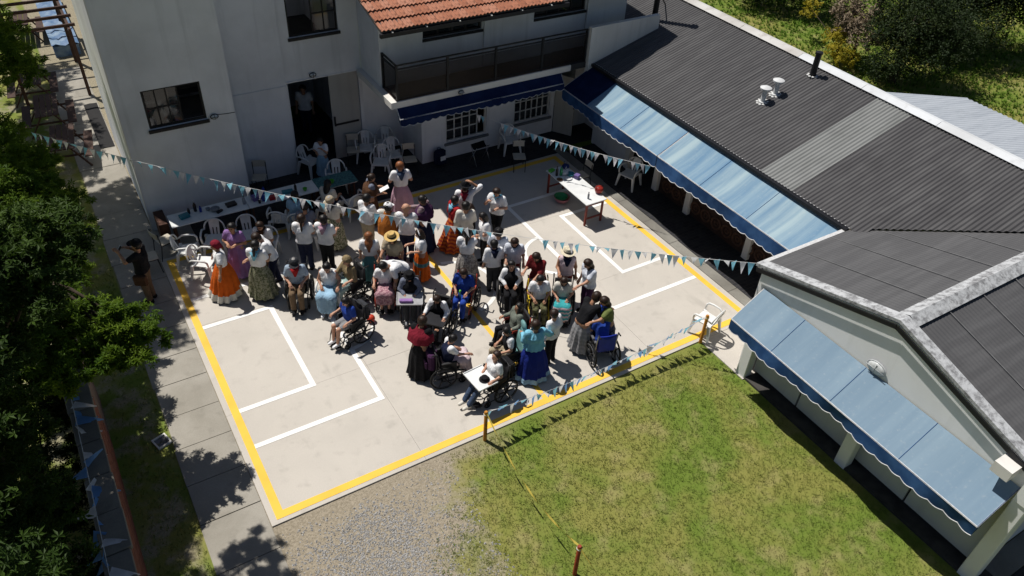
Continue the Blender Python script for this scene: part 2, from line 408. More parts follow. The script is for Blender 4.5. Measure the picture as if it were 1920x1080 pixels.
# ---------------------------------------------------------------- wall helper: flat wall with openings
def wall(mb, P, U, N, u0, u1, z0, z1, t, holes=()):
    P = Vector(P); U = Vector(U); N = Vector(N)
    us = sorted({u0, u1, *[a for h in holes for a in h[:2]]}); zs = sorted({z0, z1, *[a for h in holes for a in h[2:]]})
    us = [u for u in us if u0 <= u <= u1]; zs = [z for z in zs if z0 <= z <= z1]
    def pt(u, z, d): return P + U*u + Vector((0, 0, z)) - N*d
    def hole(u, z): return any(h[0] < u < h[1] and h[2] < z < h[3] for h in holes)
    fl = U.cross(Vector((0, 0, 1))).dot(N) > 0
    def q(a, b, c, d): mb.add([a, b, c, d], [(0, 1, 2, 3) if fl else (3, 2, 1, 0)])
    for a, b in zip(us[:-1], us[1:]):
        for c, d in zip(zs[:-1], zs[1:]):
            if hole((a+b)/2, (c+d)/2): continue
            q(pt(a, c, 0), pt(b, c, 0), pt(b, d, 0), pt(a, d, 0)); q(pt(b, c, t), pt(a, c, t), pt(a, d, t), pt(b, d, t))
    for (a, b, c, d) in list(holes):
        q(pt(a, c, 0), pt(a, d, 0), pt(a, d, t), pt(a, c, t)); q(pt(b, d, 0), pt(b, c, 0), pt(b, c, t), pt(b, d, t))
        q(pt(b, c, 0), pt(a, c, 0), pt(a, c, t), pt(b, c, t)); q(pt(a, d, 0), pt(b, d, 0), pt(b, d, t), pt(a, d, t))
    q(pt(u0, z1, 0), pt(u1, z1, 0), pt(u1, z1, t), pt(u0, z1, t))
    q(pt(u0, z0, t), pt(u0, z0, 0), pt(u0, z1, 0), pt(u0, z1, t)); q(pt(u1, z0, 0), pt(u1, z0, t), pt(u1, z1, t), pt(u1, z1, 0))
    return mb
def window(parent, P, U, N, u0, u1, z0, z1, cols, rows, frame, bar=.035, depth=.09, skip=(), sill=None, fr=.05):
    """framed window set back in its opening: frame, glazing bars, one pane per field"""
    P = Vector(P); U = Vector(U); N = Vector(N)
    def pt(u, z, d): return P + U*u + Vector((0, 0, z)) - N*d
    def bx(mb, a, b, c, d, d0, d1): mb.add([pt(a,c,d0),pt(b,c,d0),pt(b,d,d0),pt(a,d,d0),pt(a,c,d1),pt(b,c,d1),pt(b,d,d1),pt(a,d,d1)],
                                         [(0,1,2,3),(7,6,5,4),(0,4,5,1),(1,5,6,2),(2,6,7,3),(3,7,4,0)])
    w = MB(); g = .002
    bx(w, u0+g, u1-g, z0+g, z0+fr, depth, depth+.06); bx(w, u0+g, u1-g, z1-fr, z1-g, depth, depth+.06)
    bx(w, u0+g, u0+fr, z0+fr, z1-fr, depth, depth+.06); bx(w, u1-fr, u1-g, z0+fr, z1-fr, depth, depth+.06)
    wo = w.build('window', frame, parent)
    cu = [u0+fr+(u1-u0-2*fr)*i/cols for i in range(cols+1)]; cz = [z0+fr+(z1-z0-2*fr)*i/rows for i in range(rows+1)]
    for i in range(cols):
        for j in range(rows):
            if i in skip: continue
            m = MB(); a, b, c, d = cu[i], cu[i+1], cz[j], cz[j+1]; h = bar/2
            m.mi = 0; m.add([pt(a+h,c+h,depth+.03), pt(b-h,c+h,depth+.03), pt(b-h,d-h,depth+.03), pt(a+h,d-h,depth+.03)], [(0,1,2,3)])
            m.build('pane', M_glass, wo)
    m = MB()
    for i in range(1, cols):
        if i in skip and i-1 in skip: continue
        bx(m, cu[i]-bar/2, cu[i]+bar/2, z0+fr, z1-fr, depth+.008, depth+.05)
    umax = u1-fr if not skip else (cu[min(skip)] if min(skip) > 0 else u1-fr); umin = u0+fr if not skip or min(skip) > 0 else cu[max(skip)+1]
    for j in range(1, rows): bx(m, umin, umax, cz[j]-bar/2, cz[j]+bar/2, depth+.010, depth+.048)
    if m.v: m.build('glazing_bar', frame, wo)
    if sill:
        m = MB(); bx(m, u0-.06, u1+.06, z0-.07, z0-.002, -.06, depth-.004); m.build('sill', sill, wo)
    return wo

# ---------------------------------------------------------------- tall white block on the left
UX, UY = (1, 0, 0), (0, 1, 0); NF, NL = (0, -1, 0), (-1, 0, 0)
A = thing('white_house', 'tall plain white plastered house block on the left with dark windows', 'house', (2.5, 11.5, 0), world=True)
wm = MB()
wall(wm, (0, 10.12, 0), UX, NF, 0, 2.65, -.1, 6.55, .22, [(.58, 1.95, 2.80, 3.81)])
wm.box(0, .22, 10.345, 15.6, -.1, 6.55); wm.box(2.43, 2.65, 10.345, 11.19, -.1, 6.55)
wm.build('wall', M_wall, A)
wm = MB(); wall(wm, (0, 11.2, 0), UX, NF, 2.65, 4.33, -.1, 6.2, .4); wm.prism([(2.65,11.2,6.2),(4.33,11.2,6.2),(4.33,11.2,7.42),(2.9,11.2,8.2),(2.65,11.2,8.2)], .25, (0,1,0))
wall(wm, (0, 11.36, 0), UX, NF, 4.332, 6.6, -.1, 6.2, .22, [(4.64, 6.03, 3.98, 5.05), (4.42, 6.5, -.09, 2.72)])
wm.prism([(4.332,11.36,6.2),(6.6,11.36,6.2),(4.332,11.36,7.42)], .2, (0,1,0))
wm.box(.22, 6.6, 15.4, 15.6, -.1, 6.2); wm.box(6.4, 6.6, 11.6, 15.4, -.1, 6.2)
wm.build('wall', M_wall, A)
MB().box(-.06, 2.64, 10.06, 15.7, 6.56, 6.7).build('roof', M_trim, A)
MB().prism([(2.651,11.46,8.2),(6.75,11.6,6.2),(6.75,15.7,6.2),(2.651,15.7,8.2)], .12, (0,0,1)).build('roof', M_trim, A)
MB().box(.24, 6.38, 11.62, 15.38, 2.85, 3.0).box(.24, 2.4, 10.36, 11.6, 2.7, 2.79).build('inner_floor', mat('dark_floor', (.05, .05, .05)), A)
MB().box(4.34, 6.6, 11.335, 11.358, 2.735, 2.775).box(2.66, 4.33, 11.17, 11.198, 2.72, 2.755).build('string_course', M_wall, A)
MB().box(-.03, 0, 10.1, 10.13, -.05, 6.5).build('corner_trim', M_trim, A)
window(A, (0, 10.12, 0), UX, NF, .58, 1.95, 2.80, 3.81, 5, 2, M_dark, .03, .05, skip=(3, 4), sill=None)
window(A, (0, 11.36, 0), UX, NF, 4.64, 6.03, 3.98, 5.05, 4, 2, M_dark, .03, .05, skip=(0, 1), sill=None)
MB().box(.54, 1.99, 10.06, 10.118, 2.72, 2.795).build('sill', M_dark, A); MB().box(4.6, 6.07, 11.3, 11.357, 3.9, 3.975).build('sill', M_dark, A)
# pale curtain behind the left sash, as seen through the glass
MB().box(.8, 1.2, 10.27, 10.275, 2.9, 3.75).build('curtain', mat('curtain_cloth', (.35, .33, .27), None, 6), A)
M_door = plaster('door_paint', (.42, .41, .38), (.33, .32, .3), .05)
d = MB().box(5.62, 6.49, 11.42, 11.47, .01, 2.70).build('door', M_door, A)
MB().bar((5.70, 11.40, 1.15), (6.42, 11.40, 1.15), .035, .05).build('push_bar', M_dark, d)
MB().box(5.66, 5.70, 11.36, 11.415, 1.12, 1.42).build('handle', M_dark, d)
# wall lamp beside the left window
def wall_lamp(name, c, n, label, s=.11):
    o = thing(name, label, 'lamp', c, math.atan2(n[1], n[0]) - PI/2)
    m = MB(); m.ell((0, .04, 0), (s*1.25, .05, s*.8), 14, 7); m.build('lamp_glass', mat('lamp_white', (.6, .62, .62), None, 20, .3), o, True)
    m = MB()
    ring = [(s*1.3*math.cos(2*PI*i/20), .035, s*.86*math.sin(2*PI*i/20)) for i in range(20)]
    m.tube(ring, .014, 6, True); m.bar((-s*1.3, .085, 0), (s*1.3, .085, 0), .012, .012); m.bar((0, .085, -s*.8), (0, .085, s*.8), .012, .012, (1, 0, 0))
    m.build('cage', mat('lamp_cage', (.45, .47, .48), None, 20, .4) if s > .12 else M_dark, o, True)
    return o
wall_lamp('wall_lamp', (2.12, 10.115, 2.84), (0, -1), 'small dark bulkhead lamp right of the house window', .07)
wall_lamp('wall_lamp', (5.15, 11.355, 2.86), (0, -1), 'small bulkhead lamp above the dark open doorway', .07)
m = MB(); m.tube([(2.2, 10.112, 2.86), (2.4, 10.112, 2.84), (2.645, 10.112, 2.83)], .008, 5)
tag(m.build('wall_cable', M_dark), 'thin cable clipped along the white wall beside the lamp', 'cable')

# ---------------------------------------------------------------- house with balcony and tiled roof
Bh = thing('balcony_house', 'white two storey house with red tiled roof and dark balcony', 'house', (10, 11, 0), world=True)
wm = MB()
wall(wm, (0, 10.0, 0), UX, NF, 7.82, 13.9, -.1, 2.598, .2, [(8.63, 10.05, .52, 1.98), (11.05, 12.40, .60, 2.0), (12.56, 13.3, -.09, 2.05)])
wm.box(7.82, 8.02, 10.202, 11.36, -.1, 2.598); wm.box(6.602, 7.82, 11.362, 11.5, -.1, 2.598); wm.box(13.902, 14.6, 9.0, 10.2, -.1, 2.598); wm.box(13.7, 13.9, 10.202, 14.3, -.1, 2.598); wm.box(8.02, 13.9, 14.3, 14.5, -.1, 2.598)
wm.build('wall', M_wall, Bh)
wm = MB()
wall(wm, (0, 10.0, 0), UX, NF, 6.6, 14.95, 2.784, 5.2, .2, [(7.93, 9.79, 3.91, 4.85), (11.55, 13.40, 3.93, 4.87)])
wm.box(6.6, 6.8, 10.202, 11.355, 2.784, 5.45); wm.box(6.605, 14.95, 14.3, 14.5, 2.784, 5.2); wm.box(14.75, 14.95, 10.2, 14.3, 2.784, 5.2)
for a, b in ((6.6, 7.88), (9.84, 11.5), (13.45, 14.95)): wm.box(a-.001, b, 9.93, 9.998, 2.786, 5.19)
wm.build('wall', M_wall, Bh)
m = MB(); m.box(6.45, 12.3, 8.95, 10.5, 2.6, 2.78).box(6.45, 7.8, 10.502, 11.355, 2.6, 2.78); m.build('balcony_slab', M_trim, Bh)
MB().box(6.63, 12.28, 8.99, 9.92, 2.782, 2.80).build('balcony_floor', mat('brown_floor', (.10, .06, .045), (.06, .04, .03), 6), Bh)
MB().box(6.46, 14.1, 8.99, 14.3, 5.3, 5.36) if False else None
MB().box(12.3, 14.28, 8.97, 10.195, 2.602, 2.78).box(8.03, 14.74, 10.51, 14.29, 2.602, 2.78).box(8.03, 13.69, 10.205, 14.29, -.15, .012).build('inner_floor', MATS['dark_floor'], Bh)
for (x0, x1, z0, z1) in ((7.93, 9.79, 3.91, 4.85), (11.55, 13.40, 3.93, 4.87)):
    window(Bh, (0, 10, 0), UX, NF, x0, x1, z0, z1, 4, 1, M_dark, .05, .06); MB().box(x0-.03, x1+.03, 9.95, 9.997, z0-.07, z0-.003).build('sill', M_dark, Bh)
window(Bh, (0, 10, 0), UX, NF, 8.63, 10.05, .52, 1.98, 5, 4, M_steelw, .035, .05, skip=(4,), sill=mat('grey_sill', (.16, .17, .18)))
window(Bh, (0, 10, 0), UX, NF, 11.05, 12.40, .60, 2.0, 6, 4, M_steelw, .035, .05, sill=MATS['grey_sill'])
for a, b, c in ((8.70, 9.7, .6), (11.12, 12.33, .68)): MB().box(a, b, 10.17, 10.175, c, c+.42).build('curtain', mat('net_curtain', (.3, .3, .31), None, 9), Bh)
d = MB().bar((12.57, 9.97, 1.03), (12.95, 9.42, 1.03), .045, 2.0).build('door', M_door, Bh); MB().box(12.9, 12.93, 9.36, 9.42, 1.0, 1.1).build('handle', M_dark, d)
# roof deck, gutter, tiles
zr = lambda y: 5.02+.27*(y-8.4)
dm = MB(); dm.prism([(6.06, 8.40, zr(8.4)-.10), (11.55, 8.40, zr(8.4)-.10), (11.55, 12, zr(12)-.10), (6.06, 12, zr(12)-.10)], .08, (0, 0, 1))
dm.prism([(11.552, 8.86, zr(8.86)-.10), (15.2, 8.86, zr(8.86)-.10), (15.2, 12, zr(12)-.10), (11.552, 12, zr(12)-.10)], .08, (0, 0, 1))
dm.prism([(6.06, 12.002, zr(12)-.10), (15.2, 12.002, zr(12)-.10), (15.2, 15.4, zr(8.6)-.10), (6.06, 15.4, zr(8.6)-.10)], .08, (0, 0, 1))
roof = dm.build('roof', mat('roof_board', (.09, .08, .075)), Bh)
m = MB(); m.box(6.0, 11.56, 8.31, 8.40, zr(8.4)-.16, zr(8.4)-.06); m.build('gutter', M_dark, roof); MB().box(11.57, 15.2, 8.77, 8.86, zr(8.86)-.16, zr(8.86)-.06).build('gutter', M_dark, roof)
for i in range(6):
    MB().box(6.3+i*.93, 6.33+i*.93, 8.29, 8.42, zr(8.4)-.055, zr(8.4)-.035).build('gutter_strap', M_steelw, roof)
kt = NB('clay_tile', .85, 0, .2); oi = kt.n('ObjectInfo')
kt.col(kt.mix(kt.step(kt.noise(9, 4), .45, .75), kt.ramp(oi.outputs['Random'], [(0, (.30, .115, .065)), (.5, (.38, .16, .095)), (1, (.43, .21, .14))]), (.16, .07, .045))); kt.bump(kt.noise(50, 3), .3, .005); MATS['tile'] = kt.m
tm = MB(); V = []; nn = 11; L = .46
for iy, y in enumerate((0, L)):
    for i in range(nn):
        x = -.115 + .23*i/(nn-1); hh = .020*math.cos((i/(nn-1)-.25)*PI*4)
        V.append((x, y, hh + (.034 if iy == 0 else 0)))
V += [(p[0], p[1], p[2]-.018) for p in V[:nn]]
tm.add(V, [(i, i+1, nn+i+1, nn+i) for i in range(nn-1)] + [(2*nn+i, 2*nn+i+1, i+1, i) for i in range(nn-1)])
tme = tm.mesh('tile', kt.m, True); tme.set_sharp_from_angle(angle=math.radians(40))
pit = math.atan(.27)
for r in range(7):
    for c in range(40):
        y = 8.36+r*.40
        if c > 23 and r < 2: continue
        o = obj('tile', tme, roof, (6.17+c*.223+rng.uniform(-.006, .006)-10, y+rng.uniform(-.012, .012)-11, zr(y)-.005+rng.uniform(0, .008)), (pit-.03, rng.uniform(-.02, .02), rng.uniform(-.012, .012)))
MB().prism([(6.0, 11.1, zr(11.1)), (15.2, 11.1, zr(11.1)), (15.2, 12.05, zr(12.05)), (6.0, 12.05, zr(12.05))], .05, (0, 0, 1)).build('ridge_tiles', kt.m, roof)
# balcony railing
R = thing('balcony_railing', 'dark metal balcony railing with smoked panels', 'railing', (9.7, 9, 2.8), world=True)
xs = [6.66, 8.17, 9.69, 11.25, 12.80]; zt = 3.78
for x in xs: MB().box(x-.03, x+.03, 8.97, 9.03, 2.79, zt+.01).build('post', M_dark, R)
MB().box(6.63, 6.69, 9.86, 9.92, 2.79, zt+.01).build('post', M_dark, R)
for z in (zt, zt-.11): MB().bar((6.69, 9, z), (12.77, 9, z), .05, .03).build('rail', M_dark, R); MB().bar((6.66, 9.03, z), (6.66, 9.86, z), .05, .03).build('rail', M_dark, R)
for a, b in zip(xs[:-1], xs[1:]): MB().box(a+.04, b-.04, 8.99, 9.002, 2.86, zt-.15).build('panel', M_smoke, R); MB().bar((a+.03, 9, 2.85), (b-.03, 9, 2.85), .04, .025).build('rail', M_dark, R)
MB().box(6.655, 6.667, 9.04, 9.85, 2.86, zt-.15).build('panel', M_smoke, R)
# parapet wall at the end of the balcony, standing on the low roof
o = MB().box(12.86, 15.45, 8.86, 9.0, 2.4, 3.86).build('parapet_wall', M_trim); tag(o, 'sunlit white parapet wall at the right end of the balcony', 'wall')
wall_lamp('wall_lamp', (8.55, 8.945, 2.69), (0, -1), 'small floodlight on the white balcony edge', .06)

# ---------------------------------------------------------------- awnings
M_awnC = awning('faded_blue_awning', (.10, .20, .32), (.32, .42, .46), 'y'); M_awnD = awning('pale_blue_awning', (.155, .23, .305), (.205, .285, .355), 'y')
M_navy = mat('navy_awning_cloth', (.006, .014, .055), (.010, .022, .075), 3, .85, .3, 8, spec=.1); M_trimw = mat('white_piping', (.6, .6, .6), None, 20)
M_val = mat('blue_valance_cloth', (.018, .055, .15), (.04, .10, .23), 2.5, .85, .4, 6, spec=.1)
def awn(name, label, axis, a0, a1, seams, hi, lo, mtop, mval, drop, scal=.27, end=True, sag=.03, navy_from=None):
    """hi/lo = (offset, z) of the top and front edge; axis = direction of the long edge"""
    mid = (a0+a1)/2
    P = (lambda a, o, z: (o, a, z)) if axis == 'y' else (lambda a, o, z: (a, o, z))
    T = thing(name, label, 'awning', P(mid, hi[0], 0), world=True)
    for s0, s1 in zip(seams[:-1], seams[1:]):
        m = MB(); V = []; nu, nv = 8, 6; g = 0
        for i in range(nu+1):
            a = s0+g+(s1-s0-2*g)*i/nu; bul = -sag*math.sin(PI*i/nu)
            for j in range(nv+1):
                t = j/nv; V.append(P(a, hi[0]+(lo[0]-hi[0])*t, hi[1]+(lo[1]-hi[1])*t + bul*math.sin(PI*t)))
        V += [(p[0], p[1], p[2]-.012) for p in V]; K = (nu+1)*(nv+1)
        F = []
        for i in range(nu):
            for j in range(nv):
                q = (i*(nv+1)+j, (i+1)*(nv+1)+j, (i+1)*(nv+1)+j+1, i*(nv+1)+j+1); F += [q, tuple(K+x for x in reversed(q))]
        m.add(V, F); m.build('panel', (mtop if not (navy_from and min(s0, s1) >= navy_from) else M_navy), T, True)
        m = MB(); m.tube([P(s1, hi[0]+(lo[0]-hi[0])*j/6, hi[1]+(lo[1]-hi[1])*j/6+.002) for j in range(7)], .007, 5); m.build('seam', mval, T)
    # valance with scalloped lower edge and white piping
    n = max(2, int(abs(a1-a0)/scal)); m = MB(); V = []; pip = []; sub = 5; dirn = 1 if lo[0] > hi[0] else -1
    for i in range(n*sub+1):
        a = a0+(a1-a0)*i/(n*sub); t = (i % sub)/sub; dz = .045*math.sin(PI*t); w = .035*math.sin(a*2.1)+.02*math.sin(a*5.3+1)
        for k_, f_ in enumerate((0, .5, 1)): V.append(P(a, lo[0]+dirn*(.012+w*f_), lo[1]+.01-(drop-.04+dz)*f_))
        pip.append(P(a, lo[0]+dirn*(.014+w), lo[1]+.01-(drop-.04+dz)))
    m.add(V, [(3*i+j, 3*i+3+j, 3*i+4+j, 3*i+1+j) for i in range(n*sub) for j in range(2)])
    vo = m.build('valance', mval, T, True); m = MB(); m.tube(pip, .009, 4); m.build('piping', M_trimw, vo)
    m = MB(); m.tube([P(a0, lo[0], lo[1]-.005), P(a1, lo[0], lo[1]-.005)], .016, 6); m.build('front_bar', M_trimw, T)
    if end:
        for a in (a0, a1):
            m = MB(); m.add([P(a, hi[0], hi[1]), P(a, lo[0], lo[1]), P(a, lo[0], lo[1]-drop*.8), P(a, hi[0], hi[1]-.08)], [(0, 1, 2, 3)]); m.build('side_flap', mval, T)
            m = MB(); m.tube([P(a, hi[0], hi[1]-.01), P(a, lo[0], lo[1]-.01)], .014, 6); m.build('arm', M_trimw, T)
    return T
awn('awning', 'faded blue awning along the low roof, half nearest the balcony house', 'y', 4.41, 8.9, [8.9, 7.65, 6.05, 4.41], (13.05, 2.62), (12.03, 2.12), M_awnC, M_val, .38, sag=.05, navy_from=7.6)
awn('awning', 'faded blue awning along the low roof, half nearest the gabled annex', 'y', -.74, 4.38, [4.38, 2.75, 1.1, -.74], (13.05, 2.62), (12.03, 2.12), M_awnC, M_val, .38, sag=.05)
awn('awning', 'pale blue awning on the gabled annex above the lawn', 'y', -6.85, -1.14, [-1.14, -2.26, -3.77, -5.31, -6.85], (10.33, 2.29), (9.55, 1.76), M_awnD, M_val, .30)
awn('awning', 'narrow navy awning under the balcony edge', 'x', 6.6, 11.95, [6.6, 8.4, 10.2, 11.95], (8.94, 2.6), (8.74, 2.36), M_navy, M_navy, .22, .24)

# ---------------------------------------------------------------- long low building with corrugated roof
Cb = thing('long_building', 'long low building with dark corrugated metal roof', 'building', (15.5, 4, 0), world=True)
zc = lambda x: 2.77+.296*(x-13.15)
wm = MB(); wm.box(14.3, 14.5, -1.1, 8.85, -.1, 2.9); wm.box(13.36, 13.5, 7.12, 8.85, -.1, 2.44); wm.box(14.5, 18.6, 8.6, 8.85, -.1, 2.7); wm.box(19.2, 19.4, -4, 8.85, -.1, 2.6); wm.build('wall', M_wall, Cb)
for y in (7.0, 5.62, 4.2, 1.8, -.62): MB().bbox(13.32, 13.52, y-.1, y+.1, 0, 2.45, .012).build('column', M_trim, Cb)
MB().box(13.3, 13.54, -.9, 8.8, 2.452, 2.64).build('beam', M_trim, Cb)
M_sheet = sheet('dark_roof_sheet', (.060, .058, .060), (.085, .083, .084), (.045, .043, .045)); M_sheetL = sheet('weathered_grey_sheet', (.20, .205, .20), (.155, .16, .155), (.12, .12, .12))
def corr(parent, y0, y1, x0, x1f, m, dz=0, per=.102, amp=.015, name='roof_sheet', zf=None):
    """corrugated sheet, waves across y; x1f(y) = upper end"""
    zf = zf or zc; n = max(2, int(round((y1-y0)/per*8))); V = []; F = []
    for i in range(n+1):
        y = y0+(y1-y0)*i/n; w = amp*math.sin(2*PI*y/per); a, b = x0(y) if callable(x0) else x0, x1f(y) if callable(x1f) else x1f
        for x in (a, b): V.append((x, y, zf(x)+w+dz))
    F = [(2*i, 2*i+1, 2*i+3, 2*i+2) for i in range(n)]
    mb = MB(); mb.add(V, F); mb.build(name, m, parent, True)
vall = lambda y: 13.15+max(0, (-.95-y)/1.04)
bounds = [8.86, 7.9, 6.9, 5.9, 4.9, 3.9, 2.9, 1.86, .84, -.2, -1.2]
xt = lambda y: 17.05
for i, (b, a) in enumerate(zip(bounds[:-1], bounds[1:])):
    corr(Cb, a, b+.03, 13.08, xt, M_sheetL if i == 7 else M_sheet, .004 if i % 2 else 0)
for a, b in ((-2.2, -1.2), (-3.2, -2.2), (-4.4, -3.2)): corr(Cb, a, b, vall, xt, M_sheet, .01)
corr(Cb, 8.87, 12.5, lambda y: 14.97, xt, M_sheet)
MB().prism([(17.06, -4.4, zc(17.05)-.03), (17.06, 12.5, zc(17.05)-.03), (19.6, 12.5, 2.75), (19.6, -4.4, 2.75)], .03, (0, 0, 1)).build('back_roof_slope', M_sheet, Cb)
M_cap = plaster('weathered_white_paint', (.62, .64, .66), (.40, .40, .40)); 
rid = [(-4.4, -2.1), (-2.1, .15), (.15, 2.4), (2.4, 4.6), (4.6, 6.9), (6.9, 9.3), (9.3, 12.5)]
for a, b in rid:
    z = zc(17.05)
    MB().add([(16.86, a+.01, z+.0), (16.86, b, z+.0), (17.05, b, z+.075), (17.05, a+.01, z+.075), (17.24, b, z+.03), (17.24, a+.01, z+.03)], [(0, 3, 2, 1), (3, 5, 4, 2)]).build('ridge_cap', M_cap if a < 4 else plaster('peeling_cap_%d' % int(a), (.55, .54, .52), (.30, .27, .24)), Cb)
MB().box(12.98, 13.09, -.86, 8.85, 2.66, 2.745).build('gutter', M_dark, Cb)
o = MB().box(13.095, 13.11, -.86, 8.85, 2.68, 2.75).build('fascia_board', M_trimw, Cb)
# ring-pattern brick screen inside the veranda
Sc = thing('brick_screen', 'low brown screen of ring blocks in the shaded veranda', 'screen', (13.4, 2.5, 0), world=True)
M_brown = mat('brown_clay', (.10, .05, .032), (.06, .032, .022), 8)
MB().box(13.43, 13.47, -.5, 5.5, 0, .62).build('panel', mat('dark_brown_clay', (.05, .027, .02)), Sc)
for i in range(14):
    y = -.3+i*.42; m = MB(); m.tube([(13.41, y+.17*math.cos(2*PI*j/16), .34+.17*math.sin(2*PI*j/16)) for j in range(16)], .035, 5, True); m.tube([(13.415, y+.07*math.cos(2*PI*j/10), .34+.07*math.sin(2*PI*j/10)) for j in range(10)], .025, 4, True); m.build('ring_block', M_brown, Sc, True)
# roof vents and flues
def vent(x, y, label):
    o = thing('roof_vent', label, 'vent', (x, y, zc(x)), group='white roof vents')
    mt = mat('galvanised_white', (.62, .63, .63), (.5, .5, .5), 9, .45)
    MB().lathe([(.10, -.04), (.10, .02), (.065, .03), (.06, .34)], 14).build('pipe', mt, o, True, 40)
    MB().lathe([(.05, .33), (.15, .37), (.155, .41), (.09, .44), (.02, .45)], 18).build('cowl', mt, o, True, 40)
    m = MB()
    for q in range(9):
        a = q*.7; m.ell((.13*math.cos(a), .13*math.sin(a), .0+.03*math.cos(a)), (.05, .05, .02), 6, 3)
    m.build('sealant', mat('white_sealant', (.7, .7, .68)), o, True)
vent(14.95, 3.86, 'white mushroom roof vent, nearer the awning'); vent(15.38, 3.86, 'white mushroom roof vent, nearer the ridge')
o = thing('flue_pipe', 'short black flue pipe on the corrugated roof near the ridge', 'flue', (16.55, 3.74, zc(16.55)))
MB().lathe([(.085, -.05), (.08, .62), (.10, .63), (.10, .68), (.03, .70)], 14).build('pipe', M_dark, o, True, 40)
m = MB()
for q in range(8): m.ell((.12*math.cos(q*.8), .12*math.sin(q*.8), .02), (.045, .045, .018), 6, 3)
m.build('sealant', MATS['white_sealant'], o, True)
o = thing('flue_pipe', 'tall black flue pipe rising beside the white parapet', 'flue', (15.62, 9.3, zc(15.6)))
MB().lathe([(.10, -.1), (.09, .2), (.085, 2.6), (.12, 2.65), (.12, 2.8), (.03, 2.9)], 14).build('pipe', M_dark, o, True, 40); MB().tube([(0, 0, .9), (.5, .3, .5), (1.0, .6, .1)], .02, 5).build('stay', M_dark, o)

# ---------------------------------------------------------------- gabled annex at the lower right
D = thing('gabled_annex', 'white gabled annex with dark ribbed roof beside the lawn', 'annex', (12, -4, 0), world=True)
m = MB(); m.prism([(10.35, -.95, 1.9), (10.35, -7.0, 1.9), (10.35, -7.0, 2.68), (10.35, -3.97, 3.54), (10.35, -.95, 2.68)], .2, (1, 0, 0))
m.box(10.551, 20, -1.15, -.95, -.1, 2.68); m.box(10.551, 20, -7.0, -6.8, -.1, 2.68); m.build('wall', M_wallD, D)
M_panel = plaster('panel_paint', (.55, .56, .55), (.44, .45, .44), .05)
for a, b in ((-2.7, -1.45), (-4.05, -2.72), (-5.45, -4.07), (-6.85, -5.47)):
    MB().box(10.44, 10.5, a+.012, b-.012, .12, 1.898).build('wall_panel', M_panel, D)
MB().box(10.501, 10.55, -6.9, -1.2, .0, 1.898).build('panel_backing', MATS['dark_floor'], D)
for y in (-1.36, -4.2, -7.02): MB().bbox(10.14, 10.36 if y > -6 else 10.46, y-.13, y+.13, -.06, 2.03 if y > -6 else 2.18, .015).build('column', M_wallD, D)
MB().box(10.12, 10.42, -7.12, -6.9, 2.181, 2.75).build('corner_pier', M_wallD, D); MB().box(9.98, 10.34, -6.72, -6.42, 2.5, 2.72).build('beam_end', M_trim, D)
zd = lambda y: 3.60-.285*abs(y+3.97)
M_rib = sheet('charcoal_roof_sheet', (.075, .074, .076), (.095, .094, .096), (.06, .06, .062)); M_seam = mat('roof_seam', (.16, .16, .16), (.11, .11, .11), 7)
def dsheet(x0, x1, ya, yb, clip=None):
    n = int((x1-x0)/.045); V = []
    for i in range(n+1):
        x = x0+(x1-x0)*i/n; w = .004*(1 if i % 2 else -1)
        y0 = ya if clip is None else clip(x)
        for y in (y0, yb): V.append((x, y, zd(y)+w))
    MB().add(V, [(2*i, 2*i+1, 2*i+3, 2*i+2) for i in range(n)]).build('roof_sheet', M_rib, D)
clip = lambda x: min(-.87, -.95-1.04*(x-13.15))
x = 10.44; i = 0
while x < 19:
    w = 1.02; x1 = x+w
    if x < 16.0: dsheet(x, x1, -.87, -4.02, clip)
    dsheet(x, x1, -7.1, -3.92)
    if x > 10.5:
        if x < 15.8: MB().bar((x, clip(x)-.02, zd(clip(x))+.006), (x, -3.85, zd(-3.85)+.004), .018, .003).build('seam', M_seam, D)
        MB().bar((x, -7.08, zd(-7.08)+.006), (x, -4.1, zd(-4.1)+.004), .018, .003).build('seam', M_seam, D)
    x = x1; i += 1
M_peel = NB('peeling_white_coping', .9, 0, .2)
M_peel.col(M_peel.mix(M_peel.step(M_peel.noise(7, 8, None, .72, .15), .40, .66), (.46, .47, .48), (.17, .17, .175))); M_peel.bump(M_peel.noise(9, 5), .5, .02); M_peel = M_peel.m
m = MB()
for s, y1 in ((1, -.80), (-1, -7.14)):
    a = (10.30, -3.97, 3.66); b = (10.30, y1, zd(y1)+.06)
    m.add([(10.28, -3.97, 3.665), (10.28, y1, zd(y1)+.05), (10.52, y1, zd(y1)+.05), (10.52, -3.97, 3.665), (10.28, -3.97, 3.60), (10.28, y1, zd(y1)-.02)], [(0, 1, 2, 3) if s < 0 else (3, 2, 1, 0), (0, 4, 5, 1) if s < 0 else (1, 5, 4, 0)])
m.build('coping', M_peel, D)
MB().add([(10.53, -3.76, zd(-3.76)+.03), (19, -3.76, zd(-3.76)+.03), (19, -3.97, 3.68), (10.53, -3.97, 3.68), (19, -4.18, zd(-4.18)+.03), (10.53, -4.18, zd(-4.18)+.03)], [(0, 1, 2, 3), (3, 2, 4, 5)]).build('ridge_cap', M_peel, D)
m = MB(); m.bar((10.26, -.86, 2.63), (10.26, -3.97, 3.515), .03, .09); m.bar((10.26, -3.97, 3.515), (10.26, -7.12, 2.62), .03, .09); m.build('barge_board', M_dark, D)
MB().bar((10.36, -.80, 2.66), (13.1, -.80, 2.66), .09, .07).build('gutter', M_trimw, D)
wall_lamp('wall_lamp', (10.345, -3.95, 2.45), (-1, 0), 'oval caged bulkhead lamp on the annex wall above the awning', .15)
awn('awning', 'dark navy awning on the end wall of the annex at the picture corner', 'x', 10.75, 15, [10.75, 12.8, 15], (-7.02, 2.35), (-7.9, 1.95), M_navy, M_navy, .25)

